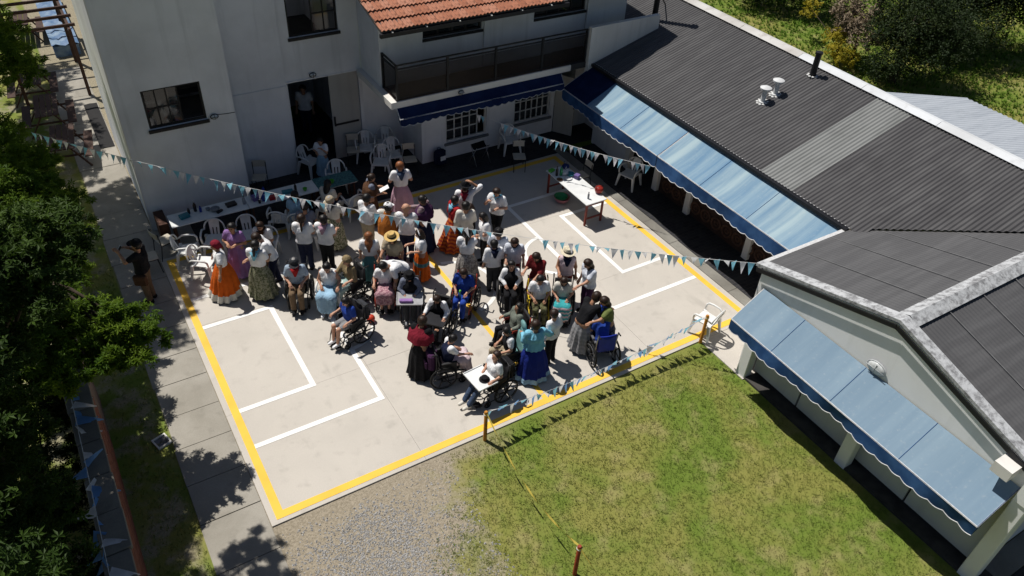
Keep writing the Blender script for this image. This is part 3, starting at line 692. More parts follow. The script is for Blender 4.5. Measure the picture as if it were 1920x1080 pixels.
tp = struct(thing('shade_terrace', None, None)); MB().box(10.2, 20, -14, -7.45, -.2, -.01).build('slate_floor', M_slate, tp)  # dark paving stands in for the shade that fills this corner
MB().box(10.62, 20, -7.44, -7.02, -.2, .02).build('kerb_stone', M_kerb, tp)
# ---------------------------------------------------------------- people: one continuous skin grown from joints
def nets(D, org, res):
    """surface nets over a signed distance grid"""
    I = D < 0; nx, ny, nz = D.shape
    cnt = np.zeros((nx-1, ny-1, nz-1), np.int8); pos = np.zeros((nx-1, ny-1, nz-1, 3), np.float32)
    for ax in range(3):
        a = [slice(None)]*3; b = [slice(None)]*3; a[ax] = slice(0, -1); b[ax] = slice(1, None)
        d0, d1 = D[tuple(a)], D[tuple(b)]; cr = (d0 < 0) != (d1 < 0)
        t = np.where(cr, d0/np.where(cr, d0-d1, 1), 0).astype(np.float32)
        o = [i for i in range(3) if i != ax]
        for p in (0, 1):
            for q in (0, 1):
                s = [slice(None)]*3; s[o[0]] = slice(p, D.shape[o[0]]-1+p); s[o[1]] = slice(q, D.shape[o[1]]-1+q); s = tuple(s)
                c = cr[s]; cnt += c
                off = [0, 0, 0]; off[o[0]] = p; off[o[1]] = q
                for k in range(3): pos[..., k] += c*(t[s] if k == ax else off[k])
    act = cnt > 0; idx = np.full(cnt.shape, -1, np.int64); idx[act] = np.arange(act.sum())
    g = np.argwhere(act); V = (g + pos[act]/cnt[act][:, None] + 0)*res + org
    F = []
    for ax in range(3):
        a = [slice(None)]*3; b = [slice(None)]*3; a[ax] = slice(0, -1); b[ax] = slice(1, None)
        cr = I[tuple(a)] != I[tuple(b)]; u, v = [i for i in range(3) if i != ax]
        e = np.argwhere(cr); e = e[(e[:, u] > 0) & (e[:, v] > 0) & (e[:, u] < D.shape[u]-1) & (e[:, v] < D.shape[v]-1)]
        def at(du, dv):
            q = e.copy(); q[:, u] -= du; q[:, v] -= dv; return idx[q[:, 0], q[:, 1], q[:, 2]]
        Q = np.stack([at(1, 1), at(0, 1), at(0, 0), at(1, 0)], 1)
        ins = I[e[:, 0], e[:, 1], e[:, 2]]
        if ax == 1: ins = ~ins
        Q[~ins] = Q[~ins][:, ::-1]; F.append(Q)
    F = np.concatenate(F); F = F[(F >= 0).all(1)]
    return V, F
def field(prims, res=.022, k=.035, cut=()):
    """prims: (a, b, ra, rb); cut: (point, normal) half-spaces kept where (p-point).normal < 0"""
    A = np.array([list(p[0]) for p in prims]); B = np.array([list(p[1]) for p in prims]); R = np.array([[p[2], p[3]] for p in prims])
    rm = R.max(1)[:, None]; lo = np.minimum(A-rm, B-rm).min(0)-3*res; hi = np.maximum(A+rm, B+rm).max(0)+3*res
    n = np.ceil((hi-lo)/res).astype(int)+1; D = np.full(n, .3, np.float32)
    ax = [lo[i]+np.arange(n[i])*res for i in range(3)]
    for a, b, (ra, rb) in zip(A, B, R):
        m = max(ra, rb)+k+2*res; l = np.maximum(((np.minimum(a, b)-m-lo)/res).astype(int), 0); h = np.minimum(((np.maximum(a, b)+m-lo)/res).astype(int)+2, n)
        sl = tuple(slice(l[i], h[i]) for i in range(3))
        X = ax[0][sl[0]][:, None, None]-a[0]; Y = ax[1][sl[1]][None, :, None]-a[1]; Z = ax[2][sl[2]][None, None, :]-a[2]
        d = b-a; L = max(float(d@d), 1e-8); t = np.clip((X*d[0]+Y*d[1]+Z*d[2])/L, 0, 1)
        ds = np.sqrt((X-t*d[0])**2+(Y-t*d[1])**2+(Z-t*d[2])**2) - (ra+(rb-ra)*t)
        o = D[sl]; q = np.maximum(k-np.abs(o-ds), 0)/k; D[sl] = np.minimum(o, ds)-q*q*k*.25
    for (p, nn) in cut:
        nn = np.array(nn, float); nn /= np.linalg.norm(nn)
        pl = (ax[0][:, None, None]-p[0])*nn[0]+(ax[1][None, :, None]-p[1])*nn[1]+(ax[2][None, None, :]-p[2])*nn[2]
        D = np.maximum(D, pl.astype(np.float32))
    return nets(D, lo, res)
def grow(name, prims, m, parent, res=.024, k=.035, cut=(), extra=None, mats=None):
    V, F = field(prims, res, k, cut)
    if extra is None:
        me = bpy.data.meshes.new(name); me.from_pydata(V.tolist(), [], F.tolist()); me.materials.append(m)
    else:
        extra.v = V.tolist()+extra.v; o = len(V); extra.f = F.tolist()+[tuple(i+o for i in q) for q in extra.f]; extra.m = [0]*len(F)+extra.m
        me = extra.mesh(name, mats)
    me.polygons.foreach_set('use_smooth', [True]*len(me.polygons)); me.update()
    return obj(name, me, parent)
SKIN = {'a': mat('skin_fair', (.50, .28, .19), (.44, .23, .15), 9, .55), 'b': mat('skin_tan', (.44, .235, .145), (.37, .19, .11), 9, .55), 'c': mat('skin_brown', (.24, .12, .07), (.19, .09, .055), 9, .55)}
M_eye = mat('eye_dark', (.012, .01, .01), None, 9, .3); M_lip = mat('lips', (.30, .09, .07), None, 9, .5)
HAIR = {'black': mat('hair_black', (.007, .006, .006), (.016, .013, .012), 30, .4, .6, 60, aniso=(1, 1, .2)), 'brown': mat('hair_brown', (.016, .008, .005), (.034, .017, .010), 30, .45, .6, 60, aniso=(1, 1, .2)),
        'auburn': mat('hair_auburn', (.16, .055, .02), (.26, .10, .04), 30, .45), 'grey': mat('hair_grey', (.2, .19, .18), (.3, .29, .28), 30, .5)}
CL = {}
def C(key):
    P = {'white': (.82, .82, .83), 'palewhite': (.62, .65, .72), 'offwhite': (.66, .63, .56), 'black': (.012, .012, .014), 'navy': (.012, .017, .045), 'denim': (.05, .075, .13), 'khaki': (.17, .115, .07),
         'beige': (.40, .33, .23), 'tan': (.25, .19, .105), 'blue': (.022, .06, .32), 'royal': (.012, .025, .20), 'lightblue': (.30, .47, .62), 'skyblue': (.20, .50, .66), 'teal': (.10, .25, .26), 'paleteal': (.34, .47, .45),
         'lilac': (.30, .17, .40), 'pink': (.52, .32, .40), 'palepink': (.66, .53, .56), 'orange': (.62, .115, .012), 'poncho': (.50, .16, .03), 'red': (.38, .022, .025), 'darkred': (.17, .02, .022), 'maroon': (.20, .015, .03),
         'grey': (.25, .25, .26), 'greyblue': (.17, .19, .25), 'shirtblue': (.34, .42, .52), 'brown': (.09, .045, .025), 'purple': (.055, .02, .06), 'green': (.16, .19, .06), 'charcoal': (.04, .042, .048), 'straw': (.62, .42, .16), 'palestraw': (.70, .62, .46), 'greenjacket': (.16, .18, .15)}
    if key in P: return cloth('cloth_'+key, P[key])
    S_ = {'floral_green': ('floral', (.30, .29, .20), (.10, .11, .055)), 'floral_cream': ('floral', (.46, .43, .33), (.13, .14, .07)), 'floral_dark': ('floral', (.018, .02, .05), (.06, .065, .11)),
          'grey_pattern': ('floral', (.42, .40, .37), (.20, .18, .17)), 'camo': ('camo', (.13, .13, .065), (.075, .07, .032)), 'check': ('check', (.30, .22, .24), (.12, .07, .08)),
          'fire': ('stripe', (.52, .12, .02), (.24, .03, .02)), 'pink_pattern': ('floral', (.45, .28, .30), (.25, .12, .15)), 'teal_pink': ('stripe', (.62, .48, .50), (.04, .30, .32)), 'grey_stripe': ('stripe', (.30, .30, .31), (.23, .23, .24))}
    p = S_[key]; return cloth('cloth_'+key, p[1], p[0], p[2])
ARM = {'down': ((.06, -.02, -.27), (.02, .07, -.24)), 'fwd': ((.05, .05, -.26), (-.04, .23, .0)), 'lap': ((.08, .03, -.25), (-.11, .19, -.05)), 'up': ((.09, .13, -.21), (-.13, .10, .20)),
       'raise': ((.17, .04, .16), (-.19, -.02, .15)), 'reach': ((.03, .17, -.20), (-.01, .24, -.05)), 'out': ((.17, .06, -.19), (.12, .13, -.15)), 'clasp': ((.10, .02, -.25), (-.17, .17, .03)),
       'back': ((.10, -.08, -.24), (-.17, -.10, -.05)), 'rest': ((.10, .02, -.24), (.0, .23, -.02)), 'holdskirt': ((.16, .04, -.21), (.10, .06, -.20)), 'phone': ((.10, .18, -.10), (-.14, .16, .17))}
def person(x, y, h, face, label, top='white', bottom=('trousers', 'navy'), hair=('short', 'black'), skin='a', arms=('down', 'down'), lean=0, nod=.15, sit=None, sleeve=.45, hat=None,
           scarf=None, stride=0, vest=None, shoes='black', extra=None, z0=0., group='people gathered on the court', turn=0, bare=False):
    s = h/1.65; T = thing('person', label, 'person', (x, y, z0), math.radians(face)-PI/2, group)
    v = lambda *a: np.array(a, float)
    if sit is None:
        hip = v(0, -.03*min(1, lean*1.5), .88*s); st = stride*s
        kn = [v(-.085*s, st*.55+.02, .47*s), v(.085*s, -st*.45+.02, .47*s)]; an = [v(-.09*s, st, .075*s), v(.09*s, -st, .075*s)]; fd = v(0, 1, 0)
        if lean > .5: hip = v(0, -.12, .87*s)
    else:
        hip = v(0, -.02, sit+.10); kd = .13 if bottom[0] == 'skirt' else .10
        kn = [v(-kd*s, .40*s, sit+.085), v(kd*s, .40*s, sit+.085)]
        ft = .10 if sit < .47 else .17
        fw = extra.get('legfwd', .06) if extra else .06
        an = [v(-.09*s, (.40+fw)*s, max(ft, sit-.36*s)), v(.09*s, (.40+fw)*s, max(ft, sit-.36*s))]
    u = v(0, math.sin(lean), math.cos(lean)); fw_ = v(0, math.cos(lean), -math.sin(lean))
    chest = hip+u*.30*s; nb = hip+u*.50*s
    sh = [nb+u*(-.035*s)+v(sg*.165*s, 0, 0) for sg in (-1, 1)]
    hu = lean*.75-nod*.0; hup = v(0, math.sin(hu+nod), math.cos(hu+nod)); hf = v(0, math.cos(hu+nod), -math.sin(hu+nod)); hx = v(1, 0, 0)
    if turn:
        c_, s_ = math.cos(turn), math.sin(turn); rz = np.array([[c_, -s_, 0], [s_, c_, 0], [0, 0, 1]]); hf = rz@hf; hup = rz@hup; hx = rz@hx
    hc = nb+u*.045*s+hup*.095*s+hf*.018*s
    el, wr = [], []
    for i, sg in enumerate((-1, 1)):
        e, w = ARM[arms[i]]; f = lambda q: (v(sg*q[0], q[1], q[2]))*s
        e_ = f(e); w_ = f(w)
        if lean and arms[i] in ('down', 'reach', 'fwd'): pass
        el.append(sh[i]+e_); wr.append(sh[i]+e_+w_)
    sk = SKIN[skin]
    torso = [(hip+v(-.075*s, 0, -.01), hip+v(.075*s, 0, -.01), .105*s, .105*s), (hip+v(-.05*s, 0, 0), chest+v(-.055*s, 0, 0), .10*s, .112*s), (hip+v(.05*s, 0, 0), chest+v(.055*s, 0, 0), .10*s, .112*s),
             (chest+v(-.06*s, 0, 0), sh[0]+v(.03, 0, -.03), .11*s, .065*s), (chest+v(.06*s, 0, 0), sh[1]+v(-.03, 0, -.03), .11*s, .065*s)]
    uarm = [(sh[i], el[i], .050*s, .041*s) for i in (0, 1)]; farm = [(el[i], wr[i], .040*s, .026*s) for i in (0, 1)]
    thigh = [(hip+v((-1, 1)[i]*.085*s, 0, -.03), kn[i], .085*s, .056*s) for i in (0, 1)]; shin = [(kn[i], an[i], .054*s, .036*s) for i in (0, 1)]
    head = [(hc-hup*.012*s-hf*.012*s, hc+hup*.028*s-hf*.018*s, .086*s, .088*s), (hc+hf*.032*s-hup*.05*s, hc+hf*.04*s-hup*.078*s, .055*s, .040*s)]
    neck = [(nb-u*.02*s, hc-hup*.06*s-hf*.02*s, .055*s, .048*s)]
    palm = []; ex = MB()
    for i in (0, 1):
        d = wr[i]-el[i]; d /= np.linalg.norm(d); dd = d*.8+v(0, .15, -.25); dd /= np.linalg.norm(dd)
        side = np.cross(dd, v(0, 0, 1) if abs(dd[2]) < .9 else v(0, 1, 0)); side /= np.linalg.norm(side); nrm = np.cross(side, dd)
        pe = wr[i]+dd*.075*s; palm += [(wr[i], pe+side*.018*s, .026*s, .022*s), (wr[i], pe-side*.018*s, .026*s, .022*s)]
        for q, ln in zip((-.030, -.010, .010, .029), (.062, .074, .07, .056)):
            b = pe+side*q*s; m1 = b+dd*ln*.55*s; e1 = m1+(dd*.7-nrm*.7)*ln*.5*s
            ex.tube([b-dd*.01, m1, e1], [.0088*s, .0082*s, .006*s], 5)
        tb = wr[i]+dd*.03*s+side*(.026*s)*(1 if i else -1); ex.tube([tb, tb+(side*(1 if i else -1)*.6+dd*.8)*.035*s, tb+(side*(1 if i else -1)*.25+dd)*.062*s], [.011*s, .010*s, .007*s], 5)
    # nose, ears, eyes, mouth
    nz = hc+hf*.085*s; ex.tube([hc+hf*.080*s+hup*.012*s, nz+hf*.010*s-hup*.02*s, nz-hf*.004-hup*.028*s], [.008*s, .013*s, .008*s], 6)
    for sg in (-1, 1): ex.tube([hc+hx*sg*.082*s+hup*.02*s-hf*.015*s, hc+hx*sg*.096*s-hf*.024*s+hup*.005*s, hc+hx*sg*.082*s-hup*.03*s-hf*.01*s], [.010*s, .014*s, .009*s], 6)
    ex.mi = 1
    for sg in (-1, 1): p = hc+hf*.073*s+hx*sg*.032*s+hup*.012*s; ex.tube([p-hx*.014*s, p+hf*.004, p+hx*.014*s], [.004, .0085*s, .004], 6)
    ex.mi = 2; p = hc+hf*.083*s-hup*.055*s; ex.tube([p-hx*.022*s-hf*.006, p+hf*.005, p+hx*.022*s-hf*.006], [.004, .008*s, .004], 6)
    feet = [(an[i]+v(0, -.03*s, -.035*s), an[i]+v(0, .13*s, -.045*s), .036*s, .028*s) for i in (0, 1)]
    grow('body', torso+thigh+shin+uarm+farm+palm+head+neck+feet, sk, T, .025, .03, (), ex, [sk, M_eye, M_lip])
    for i in (0, 1):
        f = feet[i]; grow('shoe', [(f[0], f[1], f[2]+.014, f[3]+.014), (an[i]+v(0, -.02, .02), f[0], .042*s, .046*s)], C(shoes), T, .024, .02, [((0, 0, an[i][2]-.075*s+.001), (0, 0, -1))])
    # ---- bottom
    kind, bm = bottom[0], bottom[1]
    if kind in ('trousers', 'shorts'):
        g = .018 if kind == 'trousers' else .026
        pr = [(a, b, ra+g, rb+g) for a, b, ra, rb in thigh]+[(torso[0][0], torso[0][1], torso[0][2]+.012, torso[0][3]+.012), (hip, hip+u*.10*s, .115*s, .12*s)]
        if kind == 'trousers': pr += [(a, b+(a-b)*.08, ra+g, rb+g+.012) for a, b, ra, rb in shin]
        else: pr = [(a, b+(a-b)*.22, ra, rb) for a, b, ra, rb in pr[:2]]+pr[2:]
        grow('trousers' if kind == 'trousers' else 'shorts', pr, C(bm), T, .025, .03)
    elif kind == 'skirt' and sit is not None:
        hem = bottom[2] if len(bottom) > 2 else sit-.28
        pr = [(a, b, ra+.035, rb+.055) for a, b, ra, rb in thigh]+[(thigh[0][0], thigh[1][1], .09, .08), (thigh[1][0], thigh[0][1], .09, .08)]+[(a, b, ra+.055, rb+.085) for a, b, ra, rb in shin]+[((shin[0][0]+shin[1][0])/2, (shin[0][1]+shin[1][1])/2, .10, .12)]
        pr += [(hip, hip+u*.12*s, .13*s, .125*s)]
        o = grow('skirt', pr, C(bm), T, .026, .06, [((0, 0, hem), (0, 0, -1))])
        for vt in o.data.vertices:
            if vt.co.z < kn[0][2]+.02: vt.co.y += .012*math.sin(vt.co.x*70); vt.co.x += .008*math.sin(vt.co.y*60)
    else:
        # flared skirt: lathe with folds; bands = [(t0, t1, colour)]
        hem = bottom[2] if len(bottom) > 2 else .07; Rh = (bottom[3] if len(bottom) > 3 else .36)*s; bands = bottom[4] if len(bottom) > 4 else []
        top_z = hip+u*.13*s; mats = [C(bm)]+[C(b[2]) for b in bands]; n, rws = 56, 16; mm = MB(); V = []; ph = rng.uniform(0, 6); nf = rng.choice((9, 11, 12)); sway = extra.get('sway', (0, 0)) if extra else (0, 0)
        for j in range(rws+1):
            t = j/rws; cz = top_z[2]+(hem-top_z[2])*t; cyy = top_z[1]*(1-t)+hip[1]*.6*t; r = .125*s+(Rh-.125*s)*(t**.8)+.03*math.sin(PI*min(1, t*1.4))*s
            for i in range(n):
                a = 2*PI*i/n; fo = 1+.115*t*math.sin(nf*a+ph+.6*math.sin(2*t))+.05*t*math.sin((nf*2+1)*a+2*ph)
                V.append((r*fo*math.cos(a)+sway[0]*t*t, cyy+r*fo*.86*math.sin(a)+sway[1]*t*t, cz+.018*t*math.sin(nf*a+ph+1)))
        for j in range(rws):
            mm.mi = 0
            for bi, b in enumerate(bands):
                if b[0] <= (j+.5)/rws <= b[1]: mm.mi = bi+1
            mm.add([], []); o_ = 0
            mm.f += [(j*n+i, (j+1)*n+i, (j+1)*n+(i+1) % n, j*n+(i+1) % n) for i in range(n)]; mm.m += [mm.mi]*n
        mm.v = V; mm.build('skirt', mats, T, True)
    # ---- top
    if top:
        g = .020
        pr = [(a, b, ra+g, rb+g) for a, b, ra, rb in torso[1:]]
        hemc = hip+u*(-.03 if kind in ('trousers', 'shorts') else (.09 if lean < .3 else -.02))*s
        if kind in ('trousers', 'shorts'): pr.append((torso[0][0], torso[0][1], torso[0][2]+.024, torso[0][3]+.024))
        if sleeve > 0:
            for i in (0, 1):
                e = el[i] if sleeve >= .99 else sh[i]+(el[i]-sh[i])*max(sleeve*1.35, .3)
                pr.append((sh[i], e, .05*s+.022, .041*s+.026))
                if sleeve >= .99: pr.append((el[i], wr[i]+(el[i]-wr[i])*.08, .04*s+.022, .026*s+.02))
        cut = [] if sleeve >= .99 else []
        nm = 'blouse' if kind == 'skirt' else 'shirt'
        grow(nm, pr, C(top), T, .025, .03, [(hemc, -u)] if True else [])
    if vest:
        pr = [(a, b, ra+.034, rb+.034) for a, b, ra, rb in torso[1:3]]+[(chest+v(-.07*s, 0, 0), sh[0]+v(.06, 0, -.03), .115*s+.03, .05*s+.03), (chest+v(.07*s, 0, 0), sh[1]+v(-.06, 0, -.03), .115*s+.03, .05*s+.03)]
        grow('vest', pr, C(vest), T, .025, .03, [(hip+u*.02*s, -u)])
    # ---- hair
    hs, hcol = hair
    if hs != 'bald':
        pr = [(a, b, ra+.016*s, rb+.018*s) for a, b, ra, rb in head[:1]]
        grow('hair', pr, HAIR[hcol], T, .020, .02, [(hc+hf*.034*s+hup*.010*s, hf*.85-hup*.62)])
        bk = hc-hf*.075*s-hup*.03*s
        dn = v(0, -.04, -1)
        if hs == 'long': grow('long_hair', [(hc-hf*.05*s, bk+dn*.16*s, .085*s, .08*s), (bk+dn*.14*s-hf*.02, bk+dn*.36*s-hf*.03, .085*s, .05*s), (bk+dn*.1*s+hx*.05, bk+dn*.30*s+hx*.06, .05*s, .03*s), (bk+dn*.1*s-hx*.05, bk+dn*.30*s-hx*.06, .05*s, .03*s)], HAIR[hcol], T, .022, .03)
        if hs == 'bob': grow('long_hair', [(hc-hf*.045*s, bk+dn*.10*s, .09*s, .085*s), (hc+hx*.07*s, hc+hx*.075*s-hup*.12*s, .045*s, .04*s), (hc-hx*.07*s, hc-hx*.075*s-hup*.12*s, .045*s, .04*s)], HAIR[hcol], T, .022, .03)
        if hs == 'bun': m_ = MB(); p = hc-hf*.11*s+hup*.03*s; m_.ell(p, (.05*s, .05*s, .045*s), 10, 6); m_.build('bun', HAIR[hcol], T, True)
        if hs in ('pony', 'braid'):
            ln = .34 if hs == 'braid' else .26
            pts = [hc-hf*.09*s+hup*.0, bk-hf*.05*s+dn*.08*s, bk-hf*.05*s+dn*.2*s, bk-hf*.045*s+dn*ln*s]; m_ = MB()
            m_.tube(pts, [.035*s, .036*s, .032*s, .012*s] if hs == 'pony' else [.03*s, .03*s, .026*s, .012*s], 8); m_.build(hs if hs == 'braid' else 'ponytail', HAIR[hcol], T, True)
    # ---- hats and scarves
    def frame(m_):
        return [tuple(hc+hx*p[0]*s+hf*p[1]*s+hup*p[2]*s) for p in m_]
    if hat:
        ht, hm = hat; m_ = MB()
        if ht in ('straw', 'brim'):
            br = .18 if ht == 'straw' else .15; m_.lathe([(br, .045), (br*.75, .05), (.105, .055), (.098, .12), (.075, .16), (.03, .165), (.0, .155)], 24, caps=False); m_.lathe([(br, .04), (.1, .045)], 24, caps=False)
            m_.v = frame([(p[0], p[1]*1.06-.012, p[2]) for p in m_.v]); o = m_.build('hat', C(hm), T, True, 45)
            b_ = MB(); b_.lathe([(.109, .055), (.107, .085)], 24, caps=False); b_.v = frame([(p[0], p[1]*1.06-.012, p[2]) for p in b_.v]); b_.build('hat_band', C('black' if ht == 'straw' else 'charcoal'), o, True)
        elif ht == 'cap':
            m_.lathe([(.108, .025), (.108, .06), (.088, .10), (.05, .125), (.0, .13)], 18, caps=False); vz = []
            for i in range(9):
                a = PI*(.15+.7*i/8); vz += [(.105*math.cos(a), .105*math.sin(a), .035), (.125*math.cos(a), .06+.125*math.sin(a), .02)]
            m_.add(vz, [(2*i, 2*i+1, 2*i+3, 2*i+2) for i in range(8)]); m_.v = frame([(p[0], p[1]-.01, p[2]) for p in m_.v]); m_.build('cap', C(hm), T, True)
        elif ht == 'scarf':
            grow('headscarf', [(head[0][0], head[0][1], .086*s+.024, .088*s+.026), (hc-hf*.09*s, hc-hf*.12*s-hup*.10*s, .05*s, .03*s)], C(hm), T, .02, .03, [(hc+hf*.05*s+hup*.03*s, hf*.8-hup*.6)])
        elif ht == 'band':
            m_.tube([tuple(hc+hx*.108*s*math.cos(a)+hup*(.02+.10*math.sin(a))*s-hf*.005) for a in [PI*i/12 for i in range(13)]], .013, 6); m_.build('headband', C(hm), T, True)
    if scarf:
        sc_, where = scarf; m_ = MB()
        cc = nb+u*.005*s; ring = [tuple(cc+v(.078*s*math.cos(a), .07*s*math.sin(a)+.01, .008*math.sin(a))) for a in [2*PI*i/14 for i in range(14)]]; m_.tube(ring, .022*s, 6, True)
        sg = -1 if where == 'back' else 1
        a0 = cc+fw_*sg*.085*s; tip = chest+fw_*sg*.155*s+u*.02
        m_.prism([tuple(a0+v(-.10*s, 0, -.01)), tuple(a0+v(.10*s, 0, -.01)), tuple(tip+v(.02, 0, 0)), tuple(tip-v(.02, 0, 0))], .014, tuple(fw_*sg))
        k_ = cc+fw_*(.10*s)-u*.03; m_.ell(k_, (.025, .022, .022), 8, 5); m_.build('neckerchief', C(sc_), T, True)
    if extra:
        if 'poncho' in extra or 'shawl' in extra:
            pc = extra.get('poncho') or extra.get('shawl'); low = .62 if 'poncho' in extra else .30; n = 36; V = []; rws = 8
            for j in range(rws+1):
                t = j/rws; c0 = nb+u*(.02-low*t)*s
                for i in range(n):
                    a = 2*PI*i/n; rx = (.085+.175*min(1, t*2.2)+.03*t)*s; ry = (.08+.09*min(1, t*2)+.05*t)*s; fo = 1+.05*t*math.sin(7*a)
                    V.append(tuple(c0+v(rx*fo*math.cos(a), ry*fo*math.sin(a), -.03*t*abs(math.sin(a))))) 
            m_ = MB(); m_.add(V, [(j*n+i, (j+1)*n+i, (j+1)*n+(i+1) % n, j*n+(i+1) % n) for j in range(rws) for i in range(n)]); m_.build('poncho' if 'poncho' in extra else 'shawl', C(pc), T, True)
        if 'ruffle' in extra:
            for (za, zb, r0, r1, cc_) in ((.0, -.13, .12, .21, extra['ruffle']), (-.20, -.46, .16, .23, extra['ruffle'])):
                n = 60; V = []
                for j in range(5):
                    t = j/4; c0 = nb+u*(za+(zb-za)*t)*s
                    for i in range(n):
                        a = 2*PI*i/n; r = (r0+(r1-r0)*t)*s*(1+.06*t*math.sin(14*a)); V.append(tuple(c0+v(r*math.cos(a), r*.78*math.sin(a), .01*math.sin(14*a+1)*t)))
                m_ = MB(); m_.add(V, [(j*n+i, (j+1)*n+i, (j+1)*n+(i+1) % n, j*n+(i+1) % n) for j in range(4) for i in range(n)]); m_.build('ruffle', C(cc_), T, True)
    if sit is None: T.scale = (1.06, 1.06, 1.02)
    T['wrist'] = [float(q) for w in wr for q in w]
    return T
# ---------------------------------------------------------------- wheelchairs, chairs, tables
M_tyre = mat('tyre_rubber', (.012, .012, .012), None, 9, .8); M_chrome = mat('steel_tube', (.45, .46, .47), (.3, .3, .31), 9, .3, metallic=.8)
M_blackt = mat('black_tube', (.015, .015, .017), None, 9, .4); M_vinyl = mat('black_vinyl', (.012, .012, .014), (.02, .02, .022), 9, .55)
def wheelchair(x, y, face, label, frame=None, seat=None, accent=None, headrest=None, tray=None, bag=None, z0=0):
    fm = frame or M_blackt; sm = seat or M_vinyl; am = accent or fm
    T = thing('wheelchair', label, 'wheelchair', (x, y, z0), math.radians(face)-PI/2, 'wheelchairs on the court')
    MB().bbox(-.21, .21, -.22, .22, .41, .47, .025).build('seat', sm, T)
    m = MB(); V = []
    for i in range(7):
        a = -.20+.40*i/6; bow = -.025*(1-(a/.2)**2)
        for z, t in ((.48, 0), (.68, .02), (.92, .05)): V.append((a, -.22+bow-t, z))
    n = len(V); V += [(p[0], p[1]-.03, p[2]) for p in V]
    F = [(3*i+j, 3*i+3+j, 3*i+4+j, 3*i+1+j) for i in range(6) for j in range(2)]; F += [tuple(n+q for q in reversed(f)) for f in F]
    F += [(3*i+2, 3*i+5, n+3*i+5, n+3*i+2) for i in range(6)]
    m.add(V, F); m.build('backrest', sm, T, True)
    m = MB()
    for sg in (-1, 1):
        X = .23*sg
        m.tube([(X, -.29, .96), (X, -.25, .70), (X, -.23, .40), (X, -.20, .14)], .016, 6); m.tube([(X, -.23, .40), (X, .25, .40), (X, .33, .36), (X, .38, .22)], .016, 6)
        m.tube([(X, -.22, .14), (X, .22, .14), (X, .25, .40)], .012, 6)
    m.tube([(-.23, -.05, .40), (.23, -.05, .16)], .010, 6); m.tube([(.23, -.05, .40), (-.23, -.05, .16)], .010, 6); m.build('frame', am, T, True)
    for sg in (-1, 1):
        X = .23*sg
        MB().box(X-.008, X+.008, -.21, .13, .42, .635).build('side_guard', M_vinyl, T)
        m = MB(); m.tube([(X, -.29, .955), (X, -.40, .965)], .017, 6); m.build('push_handle', M_tyre, T, True)
        m = MB(); m.bar((X, -.20, .66), (X, .14, .66), .05, .035); m.tube([(X, .12, .65), (X, .18, .60), (X, .18, .42)], .011, 6); m.build('armrest', M_vinyl if not accent else am, T)
        m = MB(); xo = .285*sg; cz, cyy = .30, -.17
        m.tube([(xo+.012*sg*0, cyy+.287*math.cos(2*PI*i/24), cz+.287*math.sin(2*PI*i/24)) for i in range(24)], .022, 6, True); w = m.build('wheel', M_tyre, T, True)
        m = MB()
        for i in range(6):
            a = 2*PI*i/6; m.tube([(xo, cyy+.03*math.cos(a), cz+.03*math.sin(a)), (xo, cyy+.275*math.cos(a+.12), cz+.275*math.sin(a+.12))], [.02, .012], 5)
        m.tube([(xo, cyy+.272*math.cos(2*PI*i/24), cz+.272*math.sin(2*PI*i/24)) for i in range(24)], .008, 4, True); m.tube([(xo-.03, cyy, cz), (xo+.03, cyy, cz)], .028, 8); m.build('rim', M_blackt, w, True)
        m = MB(); m.tube([(xo+.03*sg, cyy+.245*math.cos(2*PI*i/24), cz+.245*math.sin(2*PI*i/24)) for i in range(24)], .007, 4, True); m.build('push_rim', mat('grey_tube', (.12, .12, .125), None, 9, .4), w, True)
        m = MB(); m.tube([(X, .26+.07*math.cos(2*PI*i/14), .09+.07*math.sin(2*PI*i/14)) for i in range(14)], .018, 6, True); m.tube([(X-.02, .26, .09), (X+.02, .26, .09)], .03, 8); cst = m.build('caster', M_tyre, T, True)
        m = MB(); m.bar((X, .26, .10), (X, .24, .22), .03, .05); m.build('fork', fm, cst)
        m = MB(); m.bar((.11*sg, .36, .075), (.11*sg, .52, .10), .15, .015); m.tube([(X, .38, .22), (.20*sg, .44, .09)], .010, 6); m.build('footrest', M_vinyl, T)
    if headrest:
        m = MB(); m.ell((0, -.30, 1.22), (.14, .05, .10), 12, 7); m.ell((0, -.29, 1.03), (.11, .04, .13), 12, 7); m.tube([(0, -.30, .9), (0, -.31, 1.2)], .014, 6); m.build('headrest', headrest, T, True)
    if tray:
        tm_, ty = tray; o = MB().bbox(-.30, .30, .06, .54, .705, .725, .008).build('tray', tm_, T)
        m = MB()
        for a, b in (((-.30, .06), (.30, .06)),): m.bar((-.29, .535, .735), (.29, .535, .735), .015, .02); m.bar((-.295, .08, .735), (-.295, .53, .735), .015, .02); m.bar((.295, .08, .735), (.295, .53, .735), .015, .02)
        m.build('tray_rim', tm_, o)
    MB().bbox(-.20, .20, -.31, -.275, .46, .90, .012).build('back_cover', sm, T)
    if bag:
        m = MB(); m.bbox(-.17, .17, -.46, -.30, .45, .88, .05); m.bbox(-.12, .12, -.52, -.462, .48, .68, .03); m.tube([(-.1, -.30, .85), (-.1, -.27, .95), (.1, -.27, .95), (.1, -.30, .85)], .012, 5); o = m.build('hanging_bag', bag, T)
    return T
